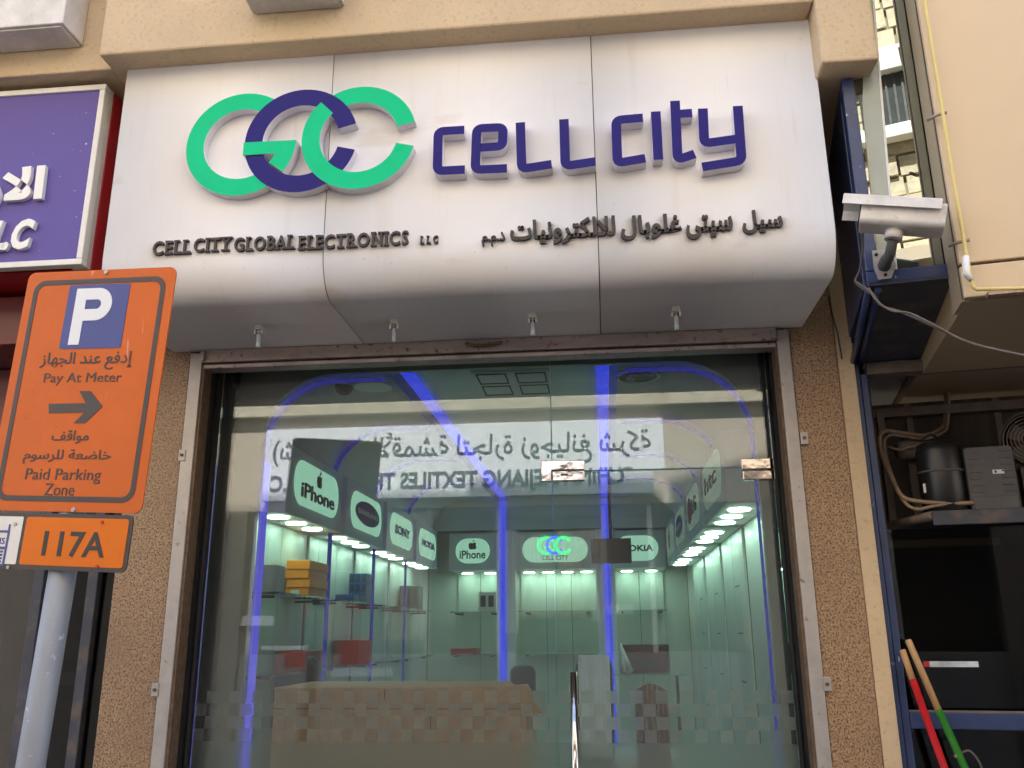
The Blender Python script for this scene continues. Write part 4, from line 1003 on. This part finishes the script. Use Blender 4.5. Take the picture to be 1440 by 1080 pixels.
rb(.041, 2.0, .7, .72, 0, 1.93, 'inner_wall', 'darkvoid', lf)
# recess with boards
zsh = FR.px(1380, 716)[1]
rb(.045, 2.0, .46, .48, zsh - .05, 2.484, 'back_board', 'board', lf)
for s in (.24, .56, .86): rb(s - .012, s + .012, .445, .459, zsh + .01, 2.48, 'batten', 'dust', lf)
rb(.045, .055, .06, .44, zsh - .05, 2.484, 'side_board', 'board', lf)
rb(.056, 2.0, .40, .458, 2.42, 2.455, 'top_batten', 'dust', lf)
rb(.10, .125, .30, .33, zsh, 2.42, 'upright', 'dust', lf)
# shelf
sh = thing('equipment_shelf', 'dusty dark steel shelf carrying the cooling unit over the dark window', 'shelf', tuple(FR.p(.4, zsh, 0)))
zsb = FR.px(1380, 737)[1]
s0 = FR.px(1310, 722)[0]
rb(s0, 2.0, -.01, 0.0, zsb, zsh, 'front_edge', 'bluedirty', sh, .003)
mb = MB(); pp = [(.050, .33), (s0, -.01), (s0, .0), (2.0, .0), (2.0, .43), (.060, .43)]
FT = Frame(FR.p(0, zsh, 0), R_, V((-sin(an), -cos(an), 0)) * -1)
mb.prism(FT, [(s, l) for s, l in pp], -.03, -.006); mb.build('tray', 'bluedirty', sh)
mb = MB().tube([FR.p(.052, zsh - .02, -.32), FR.p(s0, zsh - .016, .005)], .016, 4); mb.build('angle_brace', 'dust', sh)

# cooling unit pieces on the shelf
def lathe(F, prof, n=24, mb=None, mi=0):
    mb = mb or MB(); vs = []
    for r, z in prof: vs += [F.p(r * cos(2 * pi * i / n), r * sin(2 * pi * i / n), z) for i in range(n)]
    k = len(prof); mb.add(vs, [(j * n + i, j * n + (i + 1) % n, (j + 1) * n + (i + 1) % n, (j + 1) * n + i) for j in range(k - 1) for i in range(n)], mi, True); return mb
def upF(p): return Frame(p, (1, 0, 0), (0, 1, 0))
a = FR.px(1295, 700, -.12); b = FR.px(1362, 700, -.12); rc = (b[0] - a[0]) / 2; cpos = FR.p((a[0] + b[0]) / 2, zsh, -.12 - rc * 0)
zt_c = FR.px(1325, 621, -.12)[1] - zsh
t = thing('compressor', 'glossy black rounded compressor on the steel shelf', 'compressor', tuple(cpos))
lathe(upF(cpos), [(.001, .0), (rc * .9, .0), (rc, .012), (rc, zt_c * .56)]).build('lower_shell', 'black', t)
lathe(upF(cpos), [(rc, zt_c * .575), (rc * .99, zt_c * .84), (rc * .9, zt_c * .95), (rc * .6, zt_c), (.001, zt_c * 1.0)]).build('upper_shell', 'black', t)
lathe(upF(cpos), [(rc + .0008, zt_c * .55), (rc + .005, zt_c * .555), (rc + .005, zt_c * .58), (rc + .0008, zt_c * .585)]).build('weld_band', 'greybox', t)
q = FR.px(1300, 685, -.06); MB().fbox(FR, a[0] + .004, a[0] + .012, q[1] - .018, q[1] + .014, -.075, -.07).build('sticker', 'letterwhite', t)
e0 = FR.px(1366, 705, -.06); e1 = FR.px(1436, 705, -.06); et = FR.px(1400, 627, -.06)[1]
t = thing('junction_box', 'grey ribbed plastic electric box with a white label on the shelf', 'electric box', tuple(FR.p((e0[0] + e1[0]) / 2, zsh, -.1)))
MB().prism(FR, rrect(e0[0], e1[0], zsh + .001, et, .012), -.18, -.06).build('housing', 'greybox', t, bevel=.004)
MB().fbox(FR, e0[0] + .006, e1[0] - .006, zsh + .003, zsh + .05, -.0595, -.048).build('lower_cover', 'greybox', t, bevel=.004)
for i in range(7):
    z = zsh + .065 + i * (et - zsh - .085) / 6
    for x0, x1 in ((e0[0] + .005, e0[0] + .045), (e1[0] - .045, e1[0] - .005)): MB().fbox(FR, x0, x1, z, z + .005, -.0598, -.056).build('rib', 'greybox', t)
q = FR.px(1404, 663, -.058); lbl = MB().fbox(FR, q[0] - .018, q[0] + .018, q[1] - .007, q[1] + .007, -.0598, -.0585).build('label', 'letterwhite', t); MB().fbox(FR, q[0] - .012, q[0] - .005, q[1] - .004, q[1] + .004, -.0584, -.058).build('label_print', 'inkblue', lbl)
# fan with shroud
q = FR.px(1436, 618, -.20); Rf = FR.px(1436, 588, -.20)[1] - q[1]; Rf = abs(Rf) * 1.25
Ff = Frame(FR.p(q[0] + .03, q[1], -.20), (cos(an + .5), -sin(an + .5), 0))
t = thing('condenser_fan', 'round fan with wire guard at the right end of the shelf', 'fan', tuple(FR.p(q[0], zsh, -.2)))
lathe(Ff, [(Rf, .0), (Rf, -.16), (Rf * 1.02, -.16), (Rf * 1.04, .0), (Rf, .0)], 32).build('shroud', 'dust', t)
for k in range(1, 8): MB().tube([Ff.p(Rf * k / 8 * cos(u * pi / 14), Rf * k / 8 * sin(u * pi / 14), .012) for u in range(29)], .0018, 4).build('guard_wire', 'copper', t)
for k in range(5):
    u = 2 * pi * k / 5; MB().prism(Ff, [(0.02 * cos(u - 1.2), .02 * sin(u - 1.2)), (Rf * .9 * cos(u - .3), Rf * .9 * sin(u - .3)), (Rf * .92 * cos(u + .35), Rf * .92 * sin(u + .35)), (.02 * cos(u + 1), .02 * sin(u + 1))], -.05, -.044).build('blade', 'greybox', t)
lathe(Ff, [(.001, .0), (.03, .0), (.034, -.06), (.001, -.06)], 16).build('hub', 'blackmetal', t)
MB().fbox(FR, q[0] - .02, q[0] + .06, zsh + .001, q[1] - Rf * 1.05, -.24, -.19).build('stand', 'dust', t)
# copper pipes
def pxr(x, y, l): a, b = FR.px(x, y, -l); return FR.p(a, b, -l)
def spl(pts, n=6):
    P = [V(p) for p in pts]; out = []
    for i in range(len(P) - 1):
        a, b, c, d = P[max(i - 1, 0)], P[i], P[i + 1], P[min(i + 2, len(P) - 1)]
        for k in range(n):
            t = k / n; out.append(.5 * ((2 * b) + (c - a) * t + (2 * a - 5 * b + 4 * c - d) * t * t + (3 * b - a - 3 * c + d) * t ** 3))
    return out + [P[-1]]
pts = [(1330, 536), (1329, 590), (1322, 604), (1300, 612), (1270, 609), (1246, 606), (1237, 615), (1240, 640), (1258, 680), (1268, 697), (1285, 704), (1330, 708), (1370, 707)]
ls = [.42, .42, .40, .36, .30, .26, .22, .18, .10, .06, .05, .05, .06]
t = tag(MB().tube(spl([pxr(x, y, l) for (x, y), l in zip(pts, ls)]), .008, 8).build('copper_pipe', 'copper'), 'thicker bent copper pipe looping down to the shelf front, outermost of two', 'pipe', 'bent copper pipes')
pts = [(1334, 536), (1333, 594), (1325, 609), (1300, 617), (1272, 614), (1252, 612), (1243, 622), (1248, 650), (1264, 692), (1275, 709), (1290, 716), (1312, 712), (1330, 709)]
tag(MB().tube(spl([pxr(x, y, l - .015) for (x, y), l in zip(pts, ls)]), .006, 8).build('copper_pipe', 'copper'), 'thinner copper pipe running inside the loop of the thicker one', 'pipe', 'bent copper pipes')
pts = [(1250, 628), (1266, 633), (1278, 629), (1290, 628)]
tag(MB().tube(spl([pxr(x, y, .2) for x, y in pts]), .004, 6).build('copper_pipe', 'copper'), 'short thin copper pipe end left of the black compressor', 'pipe', 'bent copper pipes')
q = pxr(1283, 634, .26); t = thing('motor', 'dusty small motor tangled with wires left of the compressor', 'motor', (q.x, q.y, q.z - .05))
Fm = Frame(q, (0, 1, 0), (0, 0, 1))
lathe(Fm, [(.001, .055), (.03, .055), (.038, .04), (.038, -.04), (.03, -.055), (.001, -.055)], 16).build('casing', 'dust', t)
MB().tube(spl([q + V((.02, -.03, .03)), q + V((.06, -.05, .05)), q + V((.09, -.02, .02)), q + V((.05, -.05, -.02))]), .006, 6).build('wire', 'black', t)
MB().fbox(FR, FR.px(1270, 600, -.3)[0], FR.px(1290, 600, -.3)[0], zsh - .004, q.z - .035, -.33, -.29).build('stand', 'dust', t)

# yellow gas pipe on the cladding
FQ = Frame(FR.p(0, 0, .75 + .028), R_)
def pq_(x, y): a, b = FQ.px(x, y); return FQ.p(a, b)
t = thing('gas_pipe', 'thin yellow pipe running down the beige cladding and turning right', 'pipe', tuple(pq_(1368, 404)))
MB().tube([pq_(1290, -40), pq_(1300, 0), pq_(1326, 160), pq_(1354, 330), pq_(1366, 396), pq_(1368.5, 403), pq_(1373, 407), pq_(1440, 405.5), pq_(1520, 404)], .0055, 10).build('pipe', 'yellow', t)
for x, y in ((1325, 159), (1357, 338)):
    c = pq_(x, y); MB().tube([c + R_ * -.035 + FR.n * -.028, c + R_ * -.012 + FR.n * -.005, c + R_ * .012], .0055, 6).build('pipe_clamp', 'pipeclip', t)
for x, y in ((1412, 407), ): c = pq_(x, y); MB().fbox(FR, (c - OR).dot(R_) - .04, (c - OR).dot(R_) + .03, c.z - .012, c.z - .001, .752, .78).build('pipe_clamp', 'pipeclip', t)
c = pq_(1364, 385); MB().tube([c + V((-.006, -.004, .05)), c + V((-.012, -.004, .0)), c + V((0, -.003, -.02))], [.010, .010, .008], 8).build('tape_wrap', 'letterwhite', t)

# ---- security camera
FV = Frame((0, -.72, 0))
cc = thing('security_camera', 'dusty white security camera with hood on a wall bracket beside the sign', 'security camera', tuple(FR.p(.04, 2.64, .61)))
pa_ = FV.px(1190, 300); pb_ = FV.px(1318, 322)
A = FV.p(*pa_); B = FV.p(*pb_) + V((0, -.06, 0))
ax_ = (B - A).normalized(); up_ = V((0, 0, 1)); side = ax_.cross(up_).normalized(); up_ = side.cross(ax_)
FH = Frame(A, side, up_)                                   # n = side x up = -axis
Lh = (B - A).length
hw, hh = .045, .075
MB().prism(FH, rrect(-hw, hw, -hh / 2 - .006, hh / 2 - .006, .016), -Lh, -.04).build('housing', 'offwhite', cc, bevel=.003)
MB().prism(FH, rrect(-hw * .8, hw * .8, -hh * .45, hh * .33, .012), -.06, -.036).build('lens_face', 'black', cc)
hood = [(-hw - .014, .004), (-hw - .010, hh / 2 - .004), (-hw * .6, hh / 2 + .012), (hw * .6, hh / 2 + .012), (hw + .010, hh / 2 - .004), (hw + .014, .004), (hw + .010, .004), (hw + .006, hh / 2 - .006), (hw * .55, hh / 2 + .007), (-hw * .55, hh / 2 + .007), (-hw - .006, hh / 2 - .006), (-hw - .010, .004)]
MB().prism(FH, hood, -Lh + .015, .012).build('hood', 'offwhite', cc)
bp_ = FR.p(*FR.px(1243, 376, .612), .612)
mid = A + ax_ * Lh * .52 + up_ * (-hh / 2 - .008)
lathe(Frame(mid + up_ * -.03, ax_, side.cross(ax_) * 0 + ax_.cross(up_)), [(.001, .0), (.024, .0), (.026, .012), (.026, .028), (.001, .03)], 18).build('swivel', 'offwhite', cc) if False else MB().tube([mid + up_ * .002, mid + up_ * -.026], .024, 18).build('swivel', 'offwhite', cc)
MB().tube([mid + up_ * -.024, mid + up_ * -.05 + (bp_ - mid) * .2, bp_ + V((0, -.02, .01)), bp_], [.014, .015, .019, .020], 10).build('arm', 'greybox', cc)
MB().prism(FR, [((bp_ - OR).dot(R_) + x, bp_.z + z) for x, z in ((-.028, .055), (.022, .055), (.034, .0), (.015, -.04), (-.020, -.04), (-.030, .0))], .6125, .620).build('base_plate', 'jamb', cc)
for dx, dz in ((-.018, .04), (.014, .04), (0, -.028)): c = bp_ + R_ * dx + V((0, 0, dz)); MB().tube([c + FR.n * .008, c + FR.n * .012], .005, 8).build('screw', 'blackmetal', cc)
# cables
def px3(x, y, Y): return at(x, y, Y=Y)
tag(MB().tube(spl([px3(1213, 326, -.66), px3(1213, 350, -.62), px3(1209, 380, -.58), px3(1203, 396, -.56), px3(1216, 408, -.60), px3(1228, 414, -.62)]), .0035, 6).build('cable', 'cable'), 'thin cable hanging down from the security camera', 'cable', 'cables by the security camera')
tag(MB().tube(spl([px3(1203, 396, -.58), px3(1226, 412, -.64), px3(1240, 430, -.66), px3(1270, 440, -.70), px3(1320, 462, -.72), px3(1370, 484, -.74), px3(1460, 504, -.78)]), .004, 6).build('cable', 'cable'), 'lower grey cable sagging right under the beige building', 'cable', 'cables by the security camera')
tag(MB().tube(spl([px3(1222, 405, -.64), px3(1232, 422, -.66), px3(1254, 437, -.69), px3(1278, 440, -.71), px3(1310, 455, -.73), px3(1330, 466, -.735)]), .003, 6).build('cable', 'cable'), 'upper shorter cable running with the sagging grey cable', 'cable', 'cables by the security camera')
tag(MB().tube(spl([px3(1166, 415, -.02), px3(1170, 440, -.02), px3(1178, 470, -.02), px3(1184, 505, -.02)]), .0025, 6).build('cable', 'black'), 'thin black cable down the wall right of the granite pilaster', 'cable', 'cables by the security camera')

# ---- broom handles
def broom(top, bot, lab, mcol, split, cap):
    A = pxr(*top, -.06); D_ = pxr(*bot, -.14); d = (D_ - A); k = (A.z - .02) / -d.z; E_ = A + d * k
    t = thing('broom', lab, 'broom', (E_.x, E_.y, 0), 'brooms leaning on the blue shopfront')
    S_ = A + d * split
    MB().tube([A, A + d * .01, S_], [.009, .0105, .0105], 10).build('wooden_handle', 'wood', t)
    MB().tube([S_ - d * .004, E_ + V((0, 0, .10))], .0118, 10).build('plastic_sleeve', mcol, t)
    if cap: q = A + d * cap; MB().tube([q - d * .012, q + d * .012], .0125, 10).build('tape_ring', 'pipeclip', t)
    MB().box(E_.x - .14, E_.x + .14, E_.y - .03, E_.y + .03, .075, .12).build('head', mcol, t, bevel=.01)
    MB().box(E_.x - .13, E_.x + .13, E_.y - .025, E_.y + .025, .0, .074).build('bristles', 'black', t)
    return A, d, t
broom((1269, 914), (1326, 1080), 'red sleeved broom leaning left of the green one', 'redstick', .27, 0)
A, d, t = broom((1277, 900), (1355, 1080), 'green sleeved broom with long wooden end leaning on the blue frame', 'greenstick', .57, .91)
q = A + d * .91
MB().tube(spl([q, q + V((.03, -.01, .015)), q + V((.055, -.012, -.02)), q + V((.065, -.012, -.08))]), [.0035] * 19, 5).build('string', 'cable', t)

# ================================================================== ACROSS THE STREET (seen only as reflections)
OD = 8.0
OY = 2 * GY - OD
FO = Frame((0, OY, 0), (-1, 0, 0))                          # n = +Y, facing our shop; u = -X
def vo(px, py, D=OD): p = vir(px, py, D); return -p.x, p.z
def vrect(x0, y0, x1, y1, D=OD):
    a = vo(x0, (y0 + y1) / 2, D); b = vo(x1, (y0 + y1) / 2, D); c = vo((x0 + x1) / 2, y0, D); d = vo((x0 + x1) / 2, y1, D)
    return min(a[0], b[0]), max(a[0], b[0]), d[1], c[1]
ob = thing('opposite_building', 'cream and stone building across the street, mirrored in the shop glass', 'building', (0, OY, 0))
zw = vo(700, 712)[1]
uL, uR = vo(1062, 850)[0], vo(338, 850)[0]
MB().fbox(FO, -14, uL, 0, zw, -1, 0).build('wall', 'oppbase', ob)
MB().fbox(FO, uR, 14, 0, zw, -1, 0).build('wall', 'oppbase', ob)
MB().fbox(FO, -14, 14, zw + .001, vo(700, 575)[1], -1, 0).build('wall', 'oppwall', ob)
zl0, zl1 = vo(700, 579)[1], vo(700, 563)[1]
MB().fbox(FO, -14, 14, zl0 + .002, zl1, -1, .12).build('ledge', 'stone', ob, bevel=.01)
z2 = zl1 + .9
MB().fbox(FO, -14, 14, zl1 + .001, z2, -1.6, -.9).build('balcony_back', 'shade', ob)
MB().fbox(FO, -14, 14, z2 + .001, 10.6, -1.6, -.02).build('wall', 'mortar', ob)
MB().fbox(FO, -14, 14, z2 - .15, z2, -.89, .5).build('canopy', 'oppwall', ob)
# rough stone courses above
rs = random.Random(3); mb = MB(); z = z2 + .01
while z < 10.5:
    h = rs.uniform(.22, .34); u = -9.0 - rs.random() * .3
    while u < 7:
        l = rs.uniform(.28, .62)
        c = rs.uniform(.02, .07); e = .012
        mb.prism(FO, [(u + e * rs.random(), z + e), (u + l - e, z + e * rs.random()), (u + l - e * rs.random(), z + h - e), (u + e, z + h - e * rs.random())], -.019, c)
        u += l + .012
    z += h + .012
mb.build('stone_facing', 'stone', ob, kind='stuff')
# sign with mirrored-looking text (reads correctly on the real sign)
os_ = thing('textile_sign', 'long pale sign of the textile shop across the street, mirrored in the glass', 'shop sign', (0, OY + .05, 4))
r = vrect(376, 598, 934, 700)
sz0, sz1 = vo(700, 699)[1], vo(700, 597)[1]
MB().fbox(FO, r[0], r[1], sz0, sz1, .001, .10).build('sign_board', 'oppsign', os_, bevel=.005)
q = vrect(520, 664, 895, 694); q2 = vrect(384, 664, 895, 694)
zt0, zt1 = vo(640, 695)[1], vo(640, 664)[1]
text('lettering', 'CHINA ZHEJIANG TEXTILES TRADING L.L.C', FO, q2[0], q2[1], zt0, zt1, .1005, .104, 'oppink', os_, bold=.035)
za0, za1 = vo(700, 656)[1], vo(700, 606)[1]
text('lettering', arabic('(ش.ذ.م.م) الأقمشة لتجارة زوجيانغ شركة')[::1], FO, vo(915, 630)[0], vo(388, 630)[0], za0, za1, .1005, .104, 'oppink', os_, bold=.012)
# shop windows with curtains
ow = thing('textile_shop_window', 'window of the textile shop across the street with curtains on show', 'shop window', (0, OY - .3, 1))
MB().fbox(FO, uL, uR, 0, zw - .002, -1.5, -1.2).build('inner_wall', 'shade', ow)
MB().fbox(FO, uL - .4, uL, 0, zw - .002, -1.5, -1.001).build('inner_wall', 'shade', ow); MB().fbox(FO, uR, uR + .4, 0, zw - .002, -1.5, -1.001).build('inner_wall', 'shade', ow)
MB().fbox(FO, uL - .4, uR + .4, zw - .001, zw + .2, -1.6, -1.001).build('inner_ceiling', 'shade', ow)
zs = vo(700, 905)[1]
MB().fbox(FO, uL, uR, 0, max(.25, zs - .12), -1.0, -.05).build('plinth', 'shade', ow)
for px in (352, 600, 700, 868, 935): 
    u = vo(px, 800)[0]; MB().fbox(FO, u - .03, u + .03, .26, zw - .01, -.16, -.08).build('mullion', 'white', ow)
def curt(px0, px1, py0, py1, m, dep=.05, waves=9):
    a = vo(px0, (py0 + py1) / 2)[0]; b = vo(px1, (py0 + py1) / 2)[0]; z0 = vo(px0, py1)[1]; z1 = vo(px0, py0)[1]; a, b = min(a, b), max(a, b)
    n = waves * 4; mb = MB()
    vs = [FO.p(a + (b - a) * i / n, z, -dep + .04 * sin(i * pi / 2)) for z in (z0, z1) for i in range(n + 1)]
    mb.add(vs, [(i, i + 1, n + 2 + i, n + 1 + i) for i in range(n)], 0, True); return mb.build('curtain', m, ow)
curt(790, 862, 745, 868, 'curtain'); curt(728, 782, 752, 870, 'curtain2'); curt(778, 800, 745, 860, 'drape', .0, 3); curt(846, 866, 745, 872, 'curtain2', .0, 3)
curt(710, 728, 745, 890, 'curtain2', .0, 3); curt(440, 500, 730, 900, 'curtain2'); curt(540, 600, 720, 900, 'curtain2')
for x0, y0, x1, y1 in ((869, 850, 908, 864), (330, 866, 382, 880), (462, 940, 552, 952), (365, 908, 448, 914)):
    q = vrect(x0, y0, x1, y1); MB().fbox(FO, q[0], q[1], q[2], q[3], -.07, -.04).build('notice', 'letterwhite', ow)
for x0, y0, x1, y1 in ((424, 852, 448, 862), (490, 852, 512, 862), (478, 893, 518, 935), (398, 915, 436, 938)):
    q = vrect(x0, y0, x1, y1); MB().fbox(FO, q[0], q[1], q[2], q[3], -.07, -.04).build('poster', 'rbox', ow)

# a window in the stone, where the bay glass mirrors it
def bayref(x, y):
    r = ray(x, y).normalized(); n = FR.n; o = FR.p(0, 0, .59); h = CAM + r * ((o - CAM).dot(n) / r.dot(n)); d = r - n * 2 * r.dot(n)
    return h + d * ((OY - h.y) / d.y)
wa, wb = bayref(1244, 112), bayref(1290, 180)
u0, u1 = sorted((-wa.x, -wb.x)); z0, z1 = sorted((wa.z, wb.z))
win = thing('stone_wall_window', 'dark window with pale lintel in the stone wall mirrored in the bay', 'window', (wa.x, OY, z0))
MB().fbox(FO, u0 - .3, u1 + .3, z0, z1, .075, .085).build('pane', 'darkglass2', win)
MB().fbox(FO, u0 - .4, u1 + .4, z1 + .001, z1 + .30, .07, .20).build('lintel', 'white', win, bevel=.01)
MB().fbox(FO, u0 - .4, u1 + .4, z0 - .16, z0 - .001, .07, .22).build('sill', 'white', win, bevel=.01)
for k in range(4):
    u = u0 + (u1 - u0) * k / 3; MB().fbox(FO, u - .012, u + .012, z0, z1, .0855, .10).build('bar', 'bluedirty', win)
# pale strip with a red end, flat on the dark pane
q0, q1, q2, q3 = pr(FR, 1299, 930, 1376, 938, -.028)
t = thing('red_ended_strip', 'pale strip sticker with a red end on the dark window beside the brooms', 'sticker', tuple(FR.p(q0, q2, -.028)))
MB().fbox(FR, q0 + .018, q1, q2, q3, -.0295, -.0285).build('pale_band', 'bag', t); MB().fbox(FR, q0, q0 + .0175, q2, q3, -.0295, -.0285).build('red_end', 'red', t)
# brown boards inside the dark left shop
for i, (px, wd) in enumerate(((20, .12), (62, .10), (135, .14), (165, .06))):
    p = at(px, 950, Y=1.0); MB().box(p.x - wd / 2, p.x + wd / 2, 1.0, 1.05, 0, 2.5).build('inner_board', 'wood' if i == 1 else 'board', nb)
